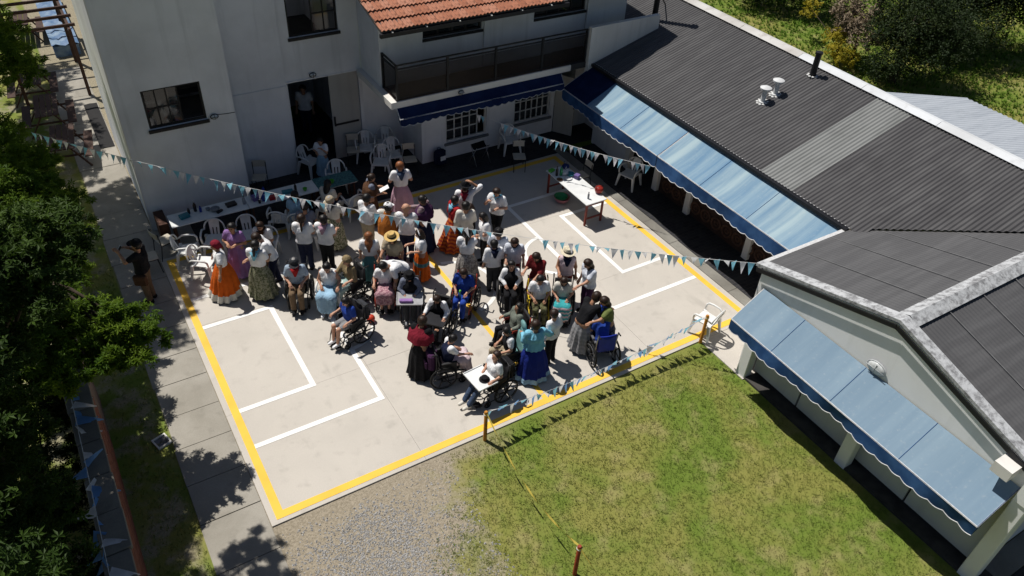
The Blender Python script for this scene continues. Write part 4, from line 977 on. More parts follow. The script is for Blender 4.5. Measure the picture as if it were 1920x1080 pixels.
# plastic armchair prototype
M_plast = mat('white_plastic', (.72, .72, .70), (.62, .62, .60), 6, .38, .05, 20)
def armchair_proto():
    T = thing('plastic_armchair', 'x', 'chair', (0, 0, 0), 0, 'white plastic armchairs')
    m = MB(); V = []; n = 8
    for i in range(n+1):
        for j in range(n+1):
            a = -.23+.46*i/n; b = -.21+.44*j/n; tap = 1-.12*(1-j/n); V.append((a*tap, b, .425-.025*math.exp(-((a/.17)**2+((b+.02)/.17)**2))+(.0 if j < n else -.015)))
    F = [(i*(n+1)+j, (i+1)*(n+1)+j, (i+1)*(n+1)+j+1, i*(n+1)+j+1) for i in range(n) for j in range(n)]; K = len(V)
    V2 = V+[(p[0], p[1], p[2]-.025) for p in V]; F2 = F+[tuple(K+q for q in reversed(f)) for f in F]
    for i in range(n):
        F2 += [(i*(n+1), K+i*(n+1), K+(i+1)*(n+1), (i+1)*(n+1)), ((i+1)*(n+1)+n, K+(i+1)*(n+1)+n, K+i*(n+1)+n, i*(n+1)+n), (i+1, K+i+1, K+i, i), (n*(n+1)+i, K+n*(n+1)+i, K+n*(n+1)+i+1, n*(n+1)+i+1)]
    m.add(V2, F2); m.build('seat', M_plast, T, True, 40)
    # back: arched rim, slats and lower rail
    m = MB(); rim = []
    for i in range(17):
        a = PI*i/16; rim.append((.245*math.cos(a)*(1 if True else 1), -.24-.07*math.sin(a), .56+.26*math.sin(a)**.8))
    m.tube(rim, .02, 7)
    V = []
    for i in range(9):
        a = -.13+.26*i/8
        for z, yy in ((.41, -.205), (.58, -.265), (.79, -.31)): V.append((a*(.85+.3*(z-.4)), yy-.02*(1-(a/.13)**2), z-(.10*(a/.13)**2*.5 if z > .7 else 0)))
    for i in range(0, 8):
        if i in (2, 5): q = [(3*i+1, 3*i+4, 3*i+5, 3*i+2)]
        else: q = [(3*i, 3*i+3, 3*i+4, 3*i+1), (3*i+1, 3*i+4, 3*i+5, 3*i+2)]
        pts = V; m.add(V, q); m.add([(p[0], p[1]-.012, p[2]) for p in V], [tuple(reversed(f)) for f in q])
    m.build('backrest', M_plast, T, True, 40)
    for sg in (-1, 1):
        m = MB(); m.tube([(.245*sg, -.24, .57), (.285*sg, -.12, .635), (.29*sg, .05, .64), (.285*sg, .17, .625), (.275*sg, .215, .58), (.26*sg, .225, .45)], [.02, .024, .026, .026, .024, .022], 7); m.build('armrest', M_plast, T, True)
        for (ya, yb, xb) in ((.20, .26, .29), (-.19, -.27, .27)):
            m = MB(); a = Vector((.225*sg, ya, .43)); b = Vector((xb*sg, yb, 0)); V = []
            for p, w in ((a, .036), (b, .020)): V += [(p.x-w, p.y-w, p.z), (p.x+w, p.y-w, p.z), (p.x+w, p.y+w, p.z), (p.x-w, p.y+w, p.z)]
            m.add(V, [(0, 1, 2, 3), (7, 6, 5, 4), (0, 4, 5, 1), (1, 5, 6, 2), (2, 6, 7, 3), (3, 7, 4, 0)]); m.build('leg', M_plast, T)
    return T
def school_proto():
    T = thing('school_chair', 'x', 'chair', (0, 0, 0), 0, 'metal frame chairs with cream seats'); cm = mat('cream_laminate', (.52, .47, .38), (.45, .40, .32), 5, .5)
    MB().bbox(-.19, .19, -.18, .20, .43, .455, .02).build('seat', cm, T)
    m = MB(); V = []
    for i in range(7):
        a = -.19+.38*i/6
        for z in (.64, .82): V.append((a, -.235-.02*(1-(a/.19)**2)-(z-.64)*.15, z))
    n = len(V); V += [(p[0], p[1]-.015, p[2]) for p in V]; F = [(2*i, 2*i+2, 2*i+3, 2*i+1) for i in range(6)]; F += [tuple(n+q for q in reversed(f)) for f in F]; F += [(2*i+1, 2*i+3, n+2*i+3, n+2*i+1) for i in range(6)]
    m.add(V, F); m.build('backrest', cm, T)
    for sg in (-1, 1):
        m = MB(); m.tube([(.17*sg, -.28, 0), (.18*sg, -.20, .43), (.18*sg, -.235, .80)], .012, 6); m.build('leg', M_blackt, T, True)
        m = MB(); m.tube([(.17*sg, .22, 0), (.18*sg, .17, .42)], .012, 6); m.build('leg', M_blackt, T, True)
        m = MB(); m.tube([(.18*sg, -.2, .42), (.18*sg, .17, .42)], .010, 6); m.build('side_rail', M_blackt, T, True)
    return T
ac, sc_ = armchair_proto(), school_proto(); first = {'a': True, 's': True}
def chair(kind, x, y, face, label, z=.004, tilt=None):
    src = ac if kind == 'a' else sc_
    if first[kind]: first[kind] = False; o = src; o.location = (x, y, z); o.rotation_euler = (0, 0, math.radians(face)-PI/2); o['label'] = label
    else: o = dup(src, None, (x, y, z), math.radians(face)-PI/2, label)
    if tilt: o.rotation_euler = tilt
    return o
# left group by the long table
chair('a', .52, 8.28, -20, 'white plastic armchair in the left group, partly behind another at the court corner')
chair('a', .74, 7.60, -35, 'sunlit white plastic armchair standing on the yellow court corner')
chair('a', 1.22, 8.40, 250, 'white plastic armchair with its back to the long table, left of the lilac dress')
chair('a', 2.02, 8.22, -100, 'white plastic armchair at the table between the lilac dress and the seated white blouse')
chair('a', 2.28, 7.52, 242, 'white plastic armchair under the seated woman in white blouse and rust vest')
chair('a', 2.95, 8.55, 60, 'white plastic armchair pulled to the table beside the blue shirt')
chair('a', 3.34, 8.26, 70, 'white plastic armchair under the person in blue shirt at the table')
chair('a', 3.36, 7.62, 65, 'white plastic armchair under the person in grey blue shirt')
chair('a', 4.24, 8.42, 40, 'white plastic armchair under the long haired woman at the table')
chair('a', 4.95, 8.40, 95, 'white plastic armchair pushed under the cloth covered table end', )
chair('a', 5.02, 9.80, 250, 'white plastic armchair behind the cloth covered table')
chair('a', 3.04, 5.14, 236, 'white plastic armchair under the girl in pale blue skirt')
# group at the doorway
chair('a', 4.66, 11.0, -60, 'white plastic armchair at the doorway edge beside the child')
chair('a', 6.42, 11.02, 248, 'white plastic armchair in front of the closed door leaf')
chair('a', 7.05, 11.0, 245, 'white plastic armchair deepest in the dark porch corner')
chair('a', 6.98, 10.30, 255, 'white plastic armchair right behind the frontmost porch chair')
chair('a', 6.50, 10.05, 240, 'frontmost white plastic armchair of the porch group')
chair('a', 10.62, 9.50, 262, 'white plastic armchair against the wall between the two gridded windows')
chair('a', 12.80, 6.15, 200, 'white plastic armchair in the shade under the long awning')
chair('a', 10.38, .10, 105, 'white plastic armchair alone on the sunny court corner by the annex')
chair('s', .12, 8.88, 20, 'cream seat metal chair beside the house corner at the table end')
chair('s', -.38, 8.35, 0, 'cream seat metal chair behind the man in black')
chair('s', 3.08, 10.72, 245, 'cream seat metal chair against the white wall in shade')
chair('s', 6.02, 11.0, 250, 'cream seat metal chair left of the porch armchairs')
chair('s', 7.30, 9.75, 255, 'cream seat metal chair right of the porch armchairs')
chair('s', 10.32, 8.45, 245, 'cream seat metal chair on the shaded yellow line')
chair('s', 11.40, 6.72, 180, 'cream seat metal chair behind the table with red legs')

# tables
M_tabw = mat('white_laminate', (.72, .73, .72), (.62, .63, .62), 3, .35); M_redleg = mat('red_painted_steel', (.20, .035, .022), (.13, .022, .016), 9, .5)
M_brownleg = mat('brown_wood', (.09, .04, .025), (.05, .024, .016), 8)
def table(x0, x1, y0, y1, label, legm, topm=None, h=.75):
    T = thing('table', label, 'table', ((x0+x1)/2, (y0+y1)/2, 0), world=True)
    MB().bbox(x0, x1, y0, y1, h-.03, h, .01).build('tabletop', topm or M_tabw, T)
    lx = x1-x0; long_x = lx > (y1-y0)
    for sx in (0, 1):
        for sy in (0, 1):
            px = x0+.08+(lx-.16)*sx; py = y0+.08+(y1-y0-.16)*sy; MB().box(px-.025, px+.025, py-.025, py+.025, .004, h-.032).build('leg', legm, T)
    rails = []
    if long_x:
        for sx in (0, 1): px = x0+.08+(lx-.16)*sx; rails += [(px-.018, px+.018, y0+.106, y1-.106, h-.12, h-.04), (px-.018, px+.018, y0+.106, y1-.106, .2, .24)]
    else:
        for sy in (0, 1): py = y0+.08+(y1-y0-.16)*sy; rails += [(x0+.106, x1-.106, py-.018, py+.018, h-.12, h-.04), (x0+.106, x1-.106, py-.018, py+.018, .2, .24)]
    for r_ in rails: MB().box(*r_).build('cross_rail', legm, T)
    return T
table(.36, 2.30, 8.86, 9.46, 'long white table in the shade, end nearest the house corner', M_brownleg)
table(2.31, 4.20, 8.86, 9.46, 'long white table in the shade, middle piece with red box', M_brownleg)
table(4.21, 5.28, 8.85, 9.45, 'table end covered with a teal patterned cloth', M_brownleg)
table(10.30, 11.0, 4.95, 6.98, 'white trestle table with red legs in the sun', M_redleg)
m = MB(); m.bbox(4.19, 5.31, 8.83, 9.47, .7515, .759, .004)
tag(m.build('tablecloth', cloth('teal_cloth', (.09, .22, .22), 'floral', (.05, .12, .13))), 'teal patterned cloth on the end of the long table', 'tablecloth')
tag(MB().bbox(.10, .34, 9.30, 10.0, .0, .62, .01).build('wooden_box', M_brownleg), 'dark brown box under the table end beside the house corner', 'box')
# things on the tables
def bottle(x, y, z, r, h, c, label, cap=None, cat='bottle'):
    T = thing('bottle', label, cat, (x, y, z), group='bottles on the tables')
    MB().lathe([(r*.9, 0), (r, .01), (r, h*.62), (r*.45, h*.82), (r*.42, h*.9)], 14).build('bottle_body', mat('plastic_%s' % c, COLS[c], None, 9, .3), T, True, 50)
    MB().lathe([(r*.5, h*.9), (r*.5, h), (r*.3, h*1.01)], 12).build('cap', mat('plastic_%s' % (cap or 'black'), COLS[cap or 'black'], None, 9, .3), T, True, 50); return T
COLS = {'black': (.015, .015, .018), 'blue': (.02, .05, .3), 'green': (.02, .25, .10), 'teal': (.03, .2, .25), 'red': (.4, .02, .03), 'steel': (.3, .32, .34), 'white': (.7, .7, .7), 'lime': (.10, .45, .05), 'brown': (.12, .06, .03), 'purple': (.16, .12, .3), 'pink': (.5, .2, .22), 'grey': (.25, .26, .28)}
def pm(c): return mat('plastic_%s' % c, COLS[c], None, 9, .3)
Z = .752
bottle(.88, 9.30, Z, .035, .16, 'black', 'short black flask on the table near the house corner'); bottle(1.05, 9.34, Z, .042, .30, 'black', 'tall dark thermos flask on the left table', 'steel'); bottle(1.16, 9.25, Z, .035, .17, 'blue', 'short blue bottle beside the tall dark thermos', 'blue')
bottle(2.24, 9.12, Z, .04, .24, 'steel', 'steel bottle in the middle of the long table'); bottle(2.72, 9.02, Z, .04, .26, 'blue', 'bright blue bottle on the long table', 'blue'); bottle(2.52, 9.34, Z, .04, .27, 'black', 'black bottle behind the pile on the long table')
bottle(2.83, 9.36, Z, .036, .25, 'blue', 'dark blue bottle at the back of the long table'); bottle(3.62, 9.10, Z, .036, .26, 'black', 'slim black bottle near the green bowl')
bottle(10.42, 6.60, Z, .04, .30, 'black', 'tall black bottle at the shaded end of the red legged table'); bottle(10.54, 6.56, Z, .045, .27, 'green', 'green bottle at the shaded end of the red legged table', 'green'); bottle(10.53, 5.20, Z, .03, .21, 'grey', 'slim grey flask near the sunny end of the red legged table')
def container(x, y, w, d, h, c, label, rz=0, z=Z, cat='box'):
    T = thing('container', label, cat, (x, y, z), rz); MB().bbox(-w/2, w/2, -d/2, d/2, 0, h*.8, .012).build('box_body', pm(c), T); MB().bbox(-w/2-.006, w/2+.006, -d/2-.006, d/2+.006, h*.8+.002, h, .01).build('lid', pm(c), T); return T
container(.74, 9.18, .24, .18, .07, 'teal', 'flat teal box on the table near the house corner', .2); container(1.92, 9.20, .26, .18, .06, 'black', 'flat dark box in the middle of the long table', .1); container(1.58, 9.02, .17, .07, .04, 'black', 'small black case at the front edge of the long table', .5)
container(2.95, 9.0, .17, .13, .10, 'red', 'red box on the long table beside the bunting'); container(2.58, 9.18, .24, .16, .13, 'purple', 'purple and pink patterned box in the middle of the long table', .2); container(3.40, 9.12, .28, .14, .07, 'teal', 'flat teal case near the green bowl', -.1); container(2.60, 8.97, .06, .06, .08, 'black', 'small black jar in front of the blue bottle')
container(10.86, 6.22, .15, .13, .12, 'purple', 'lilac grey tub near the bowl on the red legged table', .4); container(10.42, 6.86, .18, .12, .05, 'lime', 'small yellow green box at the far end of the red legged table', .3)
def bowl(x, y, r, h, c, label, z=Z, cat='bowl'):
    m = MB(); m.lathe([(r*.55, 0), (r*.85, h*.45), (r, h), (r*.93, h), (r*.78, h*.5), (r*.5, .012), (0, .012)], 18, (0, 0, 0), 1, False); o = m.build('bowl', pm(c), None, True, 50); o.location = (x, y, z); return tag(o, label, cat)
bowl(1.34, 9.24, .06, .06, 'steel', 'small metal cup on the left half of the long table'); bowl(1.50, 9.14, .12, .07, 'grey', 'grey bowl on the left half of the long table'); bowl(3.85, 9.02, .06, .08, 'lime', 'bright green bowl on the long table beside the cloth'); b_ = bowl(4.62, 9.05, .07, .09, 'lime', 'bright green bowl on the teal cloth', .7605)
bowl(10.76, 6.42, .12, .08, 'teal', 'blue and white bowl on the red legged table'); bowl(10.62, 6.30, .11, .03, 'white', 'white plate on the red legged table', Z, 'plate'); bowl(10.36, 6.36, .09, .03, 'brown', 'plate of food at the edge of the red legged table', Z, 'plate')
bowl(10.50, 6.34, .24, .16, 'pink', 'red basin under the red legged table', .004, 'basin'); bowl(10.47, 6.36, .20, .10, 'green', 'green basin standing in the red basin', .09, 'basin')
T = thing('food_bag', 'crumpled white bag of food on the red legged table', 'bag', (10.70, 6.58, Z)); m = MB()
for i in range(9): m.ell((rng.uniform(-.1, .1), rng.uniform(-.09, .09), .05), (.07, .06, .05), 7, 4)
m.build('bag_body', mat('plastic_white', COLS['white'], None, 9, .3), T, True); m = MB(); m.tube([(.05, 0, .09), (.05, .03, .2), (.0, .05, .1)], .008, 5); m.build('handle', pm('white'), T)
T = thing('food_bag', 'dark blue bag at the far end of the red legged table', 'bag', (10.84, 6.80, Z)); m = MB()
for i in range(8): m.ell((rng.uniform(-.09, .09), rng.uniform(-.08, .08), .07), (.07, .06, .07), 7, 4)
m.build('bag_body', cloth('blue_bag', (.03, .05, .16)), T, True); m = MB(); m.tube([(-.05, 0, .12), (-.05, 0, .26), (.05, 0, .26), (.05, 0, .12)], .008, 5); m.build('handle', pm('black'), T)
T = thing('gas_lantern', 'round red pot on a slim stand at the sunny end of the table', 'pot', (10.97, 5.32, Z)); m = MB(); m.lathe([(.05, 0), (.11, .05), (.125, .12), (.10, .18), (.04, .20)], 16); m.build('pot_body', mat('red_enamel', (.35, .03, .02), (.2, .02, .015), 9, .3), T, True, 50); m = MB(); m.tube([(-.12, 0, .12), (-.13, 0, .2), (0, 0, .27), (.13, 0, .2), (.12, 0, .12)], .008, 5); m.build('handle', M_dark, T, True)
# backpack and walking frame under the gridded windows
T = thing('backpack', 'dark backpack with a white paper leaning against the wall', 'backpack', (8.30, 9.78, .004), .1); MB().bbox(-.2, .2, -.12, .12, 0, .48, .09).build('bag_body', C('navy'), T); MB().bbox(-.15, .15, -.19, -.122, .05, .26, .04).build('front_pocket', C('navy'), T); MB().box(-.09, .09, -.205, -.193, .22, .36).build('paper', C('white'), T)
m = MB(); m.tube([(-.06, .05, .46), (-.05, .05, .54), (.05, .05, .54), (.06, .05, .46)], .012, 5); m.build('handle', C('navy'), T)
T = thing('folding_stool', 'folding frame with black sling seat by the gridded window', 'stool', (9.45, 9.32, .004), .1)
for sg in (-1, 1):
    m = MB(); m.tube([(.26*sg, -.2, 0), (.24*sg, .16, .62)], .012, 6); m.build('leg', M_chrome, T, True); m = MB(); m.tube([(.26*sg, .2, 0), (.24*sg, -.16, .62)], .012, 6); m.build('leg', M_chrome, T, True)
m = MB(); V = [(a, b, .62-.12*math.cos(b/.16*PI/2)) for a in (-.24, 0, .24) for b in (-.16, -.08, 0, .08, .16)]; m.add(V, [(5*i+j, 5*i+5+j, 5*i+6+j, 5*i+1+j) for i in range(2) for j in range(4)]); m.build('sling', C('black'), T, True)

# ---------------------------------------------------------------- the people
CAM = 242
person(1.0, 6.61, 1.58, 175, 'woman with maroon head wrap lifting an orange skirt with white hem', 'white', ('skirt', 'orange', .05, .42, [(.84, 1.01, 'offwhite')]), ('short', 'black'), 'b', ('holdskirt', 'holdskirt'), .05, .1, hat=('scarf', 'maroon'), sleeve=.5, extra={'sway': (.05, .06)})
person(1.49, 7.19, 1.55, 232, 'woman in a plain lilac dress beside the white chairs', 'lilac', ('skirt', 'lilac', .10, .30), ('bun', 'black'), 'b', ('clasp', 'clasp'), 0, .1, sleeve=.45)
person(1.73, 6.18, 1.60, 50, 'woman with sky blue neckerchief and floral green skirt, back turned', 'white', ('skirt', 'floral_green', .10, .34), ('pony', 'black'), 'b', ('fwd', 'fwd'), 0, .1, scarf=('skyblue', 'back'))
person(2.12, 6.46, 1.66, 178, 'man in white shirt and dark trousers leaning forward beside the floral green skirt', 'white', ('trousers', 'navy'), ('short', 'brown'), 'a', ('reach', 'down'), .35, .5, stride=.10)
person(2.22, 7.46, 1.60, 232, 'seated woman in white blouse with rust vest and long hair at the white chairs', 'white', ('skirt', 'brown'), ('long', 'brown'), 'a', ('lap', 'lap'), .1, .3, sit=.43, vest=None, sleeve=.5, scarf=('brown', 'front'))
person(3.01, 6.69, 1.62, 60, 'woman in white tee and dark trousers with a long braid, back turned', 'white', ('trousers', 'navy'), ('braid', 'brown'), 'a', ('fwd', 'fwd'), 0, .1, hat=None)
person(3.46, 6.42, 1.62, 48, 'woman in white tee and dark trousers with pink neckerchief, back turned', 'white', ('trousers', 'black'), ('short', 'black'), 'a', ('up', 'fwd'), 0, .1, scarf=('pink', 'back'))
person(3.34, 8.24, 1.62, 72, 'person in light blue shirt sitting at the long table, back turned', 'lightblue', ('trousers', 'denim'), ('short', 'black'), 'b', ('fwd', 'fwd'), .15, .2, sit=.43)
person(3.36, 7.60, 1.62, 66, 'person in grey blue shirt sitting behind the two women in white tees', 'greyblue', ('trousers', 'charcoal'), ('short', 'black'), 'b', ('lap', 'lap'), .2, .3, sit=.43)
person(4.24, 8.40, 1.62, 40, 'woman with long black hair sitting at the cloth covered table end', 'offwhite', ('trousers', 'navy'), ('long', 'black'), 'b', ('fwd', 'fwd'), .15, .2, sit=.43)
person(3.97, 7.22, 1.60, 215, 'woman in cream blouse with dark neckerchief and cream floral skirt', 'offwhite', ('skirt', 'floral_cream', .09, .28), ('short', 'grey'), 'a', ('back', 'down'), 0, .45, scarf=('navy', 'front'), hat=('cap', 'beige'))
person(5.22, 7.78, 1.55, -10, 'woman in brown shawl holding a white paper in the shade', 'greyblue', ('skirt', 'brown', .10, .26), ('bun', 'brown'), 'b', ('fwd', 'fwd'), .05, .3, extra={'shawl': 'brown'})
person(6.10, 7.76, 1.68, 75, 'woman in white top with blue neckerchief and long pink skirt, back turned', 'white', ('skirt', 'pink', .08, .33), ('short', 'auburn'), 'a', ('clasp', 'clasp'), 0, .15, scarf=('denim', 'back'))
person(4.69, 6.76, 1.65, 30, 'man in white shirt and beige trousers beside the orange poncho', 'white', ('trousers', 'beige'), ('short', 'black'), 'b', ('fwd', 'fwd'), .05, .15, sleeve=1)
person(5.06, 6.24, 1.60, 40, 'person in orange poncho and white cap', 'offwhite', ('trousers', 'navy'), ('short', 'black'), 'a', ('fwd', 'fwd'), 0, .1, hat=('cap', 'white'), extra={'poncho': 'poncho'})
person(5.36, 5.83, 1.72, 55, 'bald man in loose white shirt and dark trousers, back turned', 'white', ('trousers', 'navy'), ('bald', 'grey'), 'a', ('fwd', 'reach'), 0, .15)
person(4.20, 5.44, 1.50, 62, 'girl with long auburn hair, white blouse and teal skirt, back turned', 'white', ('skirt', 'teal', .12, .24), ('long', 'auburn'), 'a', ('down', 'down'), 0, .1)
person(4.70, 5.16, 1.55, 225, 'woman in wide yellow straw hat and beige blouse', 'beige', ('skirt', 'purple', .10, .26), ('long', 'black'), 'b', ('down', 'reach'), .10, .08, hat=('straw', 'straw'))
person(5.97, 6.05, 1.66, 130, 'woman with dark hair bun, dark vest and long navy skirt', 'check', ('skirt', 'navy', .06, .28), ('bun', 'black'), 'b', ('fwd', 'reach'), .05, .2, sleeve=1, extra={'shawl': 'purple'})
person(5.35, 5.0, 1.50, 165, 'girl with white headband and tiered orange and blue skirt', 'white', ('skirt', 'fire', .10, .26, [(0, .38, 'orange'), (.38, .52, 'teal'), (.52, 1.01, 'orange')]), ('bob', 'brown'), 'a', ('fwd', 'fwd'), 0, .25, hat=('band', 'white'))
person(6.68, 5.78, 1.60, 0, 'woman in long striped red dress with sky blue neckerchief', 'red', ('skirt', 'fire', .05, .36), ('short', 'black'), 'b', ('down', 'fwd'), 0, .1, sleeve=.8, scarf=('skyblue', 'back'), extra={'sway': (-.05, -.08)})
person(7.17, 6.13, 1.66, 55, 'man in white shirt, red neckerchief and black hat with one arm raised', 'white', ('trousers', 'black'), ('short', 'black'), 'b', ('down', 'raise'), 0, .1, sleeve=.9, hat=('brim', 'black'), scarf=('maroon', 'back'))
person(6.79, 5.38, 1.62, 65, 'man with black hair in long cream shirt, back turned', 'offwhite', ('trousers', 'charcoal'), ('short', 'black'), 'b', ('down', 'fwd'), 0, .1, sleeve=1)
person(7.02, 5.52, 1.42, 150, 'short person with brown hair mostly hidden behind the long cream shirt', 'black', ('trousers', 'black'), ('bob', 'brown'), 'a', ('down', 'down'), 0, .2)
person(7.87, 5.64, 1.62, 215, 'boy in white tee with turquoise neckerchief and black trousers, walking alone', 'white', ('trousers', 'black'), ('short', 'brown'), 'a', ('clasp', 'up'), .05, .35, stride=.18, scarf=('skyblue', 'back'))
person(7.08, 4.87, 1.55, 170, 'woman with black bobbed hair in white blouse', 'white', ('trousers', 'black'), ('bob', 'black'), 'a', ('fwd', 'down'), .08, .3)
person(6.28, 4.38, 1.58, 55, 'woman in white tee with black ponytail and pale grey patterned skirt, back turned', 'white', ('skirt', 'grey_pattern', .14, .30), ('pony', 'black'), 'b', ('fwd', 'reach'), 0, .15)
person(6.70, 3.80, 1.50, 70, 'boy in white shirt with big navy neckerchief, back turned', 'white', ('trousers', 'charcoal'), ('short', 'black'), 'a', ('down', 'fwd'), 0, .1, sleeve=.8, scarf=('navy', 'back'))
person(6.98, 4.08, 1.58, 50, 'man in pale blue shirt with pointed black cap behind the navy neckerchief', 'palewhite', ('trousers', 'black'), ('short', 'black'), 'b', ('down', 'down'), 0, .1, hat=('cap', 'black'))
person(7.21, 3.70, 1.55, 235, 'woman with long dark hair in pale blue tee looking down', 'palewhite', ('trousers', 'darkred'), ('long', 'brown'), 'a', ('down', 'fwd'), .1, .4)
person(7.46, 2.98, 1.55, 205, 'woman in dark red dress with long brown hair bending to the wheelchairs', 'darkred', ('skirt', 'darkred', .15, .28), ('long', 'brown'), 'a', ('reach', 'fwd'), .2, .45, sleeve=.8)
person(8.06, 2.70, 1.56, 238, 'woman in pale wide straw hat and pink sleeveless top', 'palepink', ('trousers', 'darkred'), ('long', 'black'), 'b', ('down', 'fwd'), .05, .08, hat=('straw', 'palestraw'), sleeve=0, scarf=('navy', 'front'))
person(8.28, 2.05, 1.62, 178, 'woman in pale blue shirt and dark trousers at the right side of the group', 'palewhite', ('trousers', 'purple'), ('long', 'brown'), 'a', ('reach', 'down'), .1, .4)
person(7.50, 1.05, 1.62, 10, 'woman in black top and long grey skirt bending over the blue wheelchair', 'black', ('skirt', 'grey_stripe', .10, .30), ('short', 'brown'), 'b', ('reach', 'reach'), .55, .2, sleeve=1)
person(7.90, .80, 1.58, 165, 'woman in olive top with blue bandana and dark floral skirt', 'green', ('skirt', 'floral_dark', .12, .28), ('long', 'brown'), 'b', ('reach', 'fwd'), .2, .3, scarf=('blue', 'front'))
person(6.59, 1.04, 1.50, 110, 'boy in white shirt and dark trousers beside the grey skirt', 'white', ('trousers', 'black'), ('short', 'brown'), 'a', ('down', 'down'), 0, .15, sleeve=1)
person(5.98, .84, 1.60, 75, 'woman in frilled sky blue blouse and long royal blue skirt with pale hem', 'skyblue', ('skirt', 'royal', .05, .36, [(.86, 1.01, 'lightblue')]), ('short', 'brown'), 'b', ('fwd', 'out'), 0, .15, sleeve=1, extra={'ruffle': 'skyblue'})
person(4.58, 4.62, 1.62, 195, 'person in white shirt bending down between two wheelchairs', 'white', ('trousers', 'navy'), ('short', 'black'), 'b', ('down', 'down'), 1.05, .1, sleeve=.5)
person(3.88, 2.04, 1.58, 35, 'woman in long black dress with dark red shawl beside the tray', 'black', ('skirt', 'black', .06, .30), ('short', 'brown'), 'b', ('reach', 'fwd'), .15, .35, sleeve=1, extra={'shawl': 'maroon'})
person(4.92, 10.60, 1.30, 225, 'child in white tee and pale blue skirt in the shaded doorway', 'white', ('skirt', 'lightblue', .12, .24), ('short', 'black'), 'b', ('up', 'clasp'), 0, .2, group='people in the shade')
person(5.40, 13.3, 1.65, 240, 'person in pale shirt standing inside the dark doorway', 'white', ('trousers', 'navy'), ('short', 'black'), 'b', ('down', 'down'), 0, .1, z0=.004, group='people in the shade')
pm_ = person(-.62, 7.25, 1.74, 150, 'man in black tee and khaki trousers filming with a phone', 'black', ('trousers', 'khaki'), ('short', 'black'), 'b', ('phone', 'up'), -.05, -.1, z0=-.008, group='people on the side path', hat=('cap', 'black'))
# wheelchair users (each sits in a wheelchair of its own)
def wc(x, y, h, face, plabel, wlabel, top, bottom, hair, skin='a', arms=('lap', 'lap'), lean=.05, nod=.25, wk=None, **kw):
    wheelchair(x, y, face, wlabel, **(wk or {}))
    return person(x, y, h, face, plabel, top, bottom, hair, skin, arms, lean, nod, sit=.475, group='people sitting in wheelchairs', **kw)
yel = mat('yellow_frame', (.60, .42, .02), None, 9, .4); redf = mat('red_frame', (.35, .05, .03), None, 9, .4); blu = mat('blue_frame', (.02, .05, .35), None, 9, .4)
mint = mat('mint_vinyl', (.16, .32, .31), (.12, .25, .25), 9, .5); blu_s = mat('blue_vinyl', (.015, .03, .28), None, 9, .45); blkt = mat('black_tray', (.02, .02, .023), None, 9, .35)
wc(2.41, 5.57, 1.68, 246, 'man in grey cap, blue shirt and red neckerchief sitting in a wheelchair', 'black wheelchair under the man with the red neckerchief', 'shirtblue', ('trousers', 'khaki'), ('short', 'grey'), 'a', hat=('cap', 'charcoal'), scarf=('red', 'front'), sleeve=.5)
person(3.04, 5.16, 1.60, 236, 'girl in sleeveless white top and pale blue skirt on a plastic chair', 'white', ('skirt', 'lightblue', .16), ('bun', 'black'), 'a', ('rest', 'lap'), .05, .4, sit=.43, sleeve=0, shoes='white', group='people sitting in wheelchairs')
wc(3.53, 5.10, 1.60, 190, 'woman in tan shawl and head scarf with pale teal skirt in a wheelchair', 'wheelchair under the tan shawl and pale teal skirt', 'tan', ('skirt', 'paleteal', .14), ('short', 'brown'), 'a', ('rest', 'reach'), hat=('scarf', 'tan'), sleeve=.8)
wc(2.98, 3.80, 1.50, 195, 'girl in bright blue tee and grey shorts in a wheelchair in front', 'black wheelchair with mag wheels out in front on the white line', 'blue', ('shorts', 'grey'), ('long', 'black'), 'a', ('rest', 'rest'), .05, .4, shoes='white', wk={'bag': C('charcoal')})
wc(4.19, 4.58, 1.48, 245, 'child in white tee and pink patterned skirt in a red wheelchair', 'red framed wheelchair of the child in white tee', 'white', ('skirt', 'pink_pattern', .34), ('short', 'black'), 'a', ('rest', 'rest'), wk={'accent': redf})
wc(4.55, 3.95, 1.52, 243, 'boy in black hat and grey jacket at a tray with a purple case', 'wheelchair with grey tray under the boy in black hat', 'greyblue', ('trousers', 'charcoal'), ('short', 'black'), 'a', ('lap', 'lap'), .0, .35, hat=('brim', 'black'), vest='black', sleeve=1, shoes='grey', wk={'tray': (mat('grey_tray', (.35, .35, .36), None, 9, .4), 0)})
wc(5.71, 3.47, 1.62, 225, 'boy in bright blue tracksuit in a wheelchair', 'dark red framed wheelchair under the blue tracksuit', 'blue', ('trousers', 'blue'), ('short', 'brown'), 'a', ('lap', 'lap'), .05, .45, sleeve=.5, wk={'accent': redf})
wc(4.82, 3.03, 1.45, 222, 'boy in white shirt and black vest leaning on a black tray', 'wheelchair with wide black tray', 'white', ('trousers', 'black'), ('short', 'brown'), 'a', ('rest', 'rest'), .15, .5, sleeve=1, vest='black', wk={'tray': (blkt, 0)})
wc(6.80, 3.15, 1.52, 240, 'boy in white shirt, black vest and black trousers in a reclined wheelchair', 'black wheelchair below the woman with long dark hair', 'white', ('trousers', 'black'), ('short', 'black'), 'a', ('lap', 'lap'), -.05, .0, sleeve=1, vest='black')
wc(7.14, 2.44, 1.62, 243, 'person in white tee and camouflage trousers in a yellow framed wheelchair', 'yellow framed wheelchair under the camouflage trousers', 'white', ('trousers', 'camo'), ('short', 'black'), 'b', ('lap', 'lap'), .05, .4, wk={'accent': yel})
wc(7.66, 2.21, 1.48, 235, 'girl in white top with striped teal and pink skirt in a wheelchair', 'wheelchair under the striped teal and pink skirt', 'offwhite', ('skirt', 'teal_pink', .28), ('long', 'brown'), 'a', ('lap', 'lap'), .1, .45)
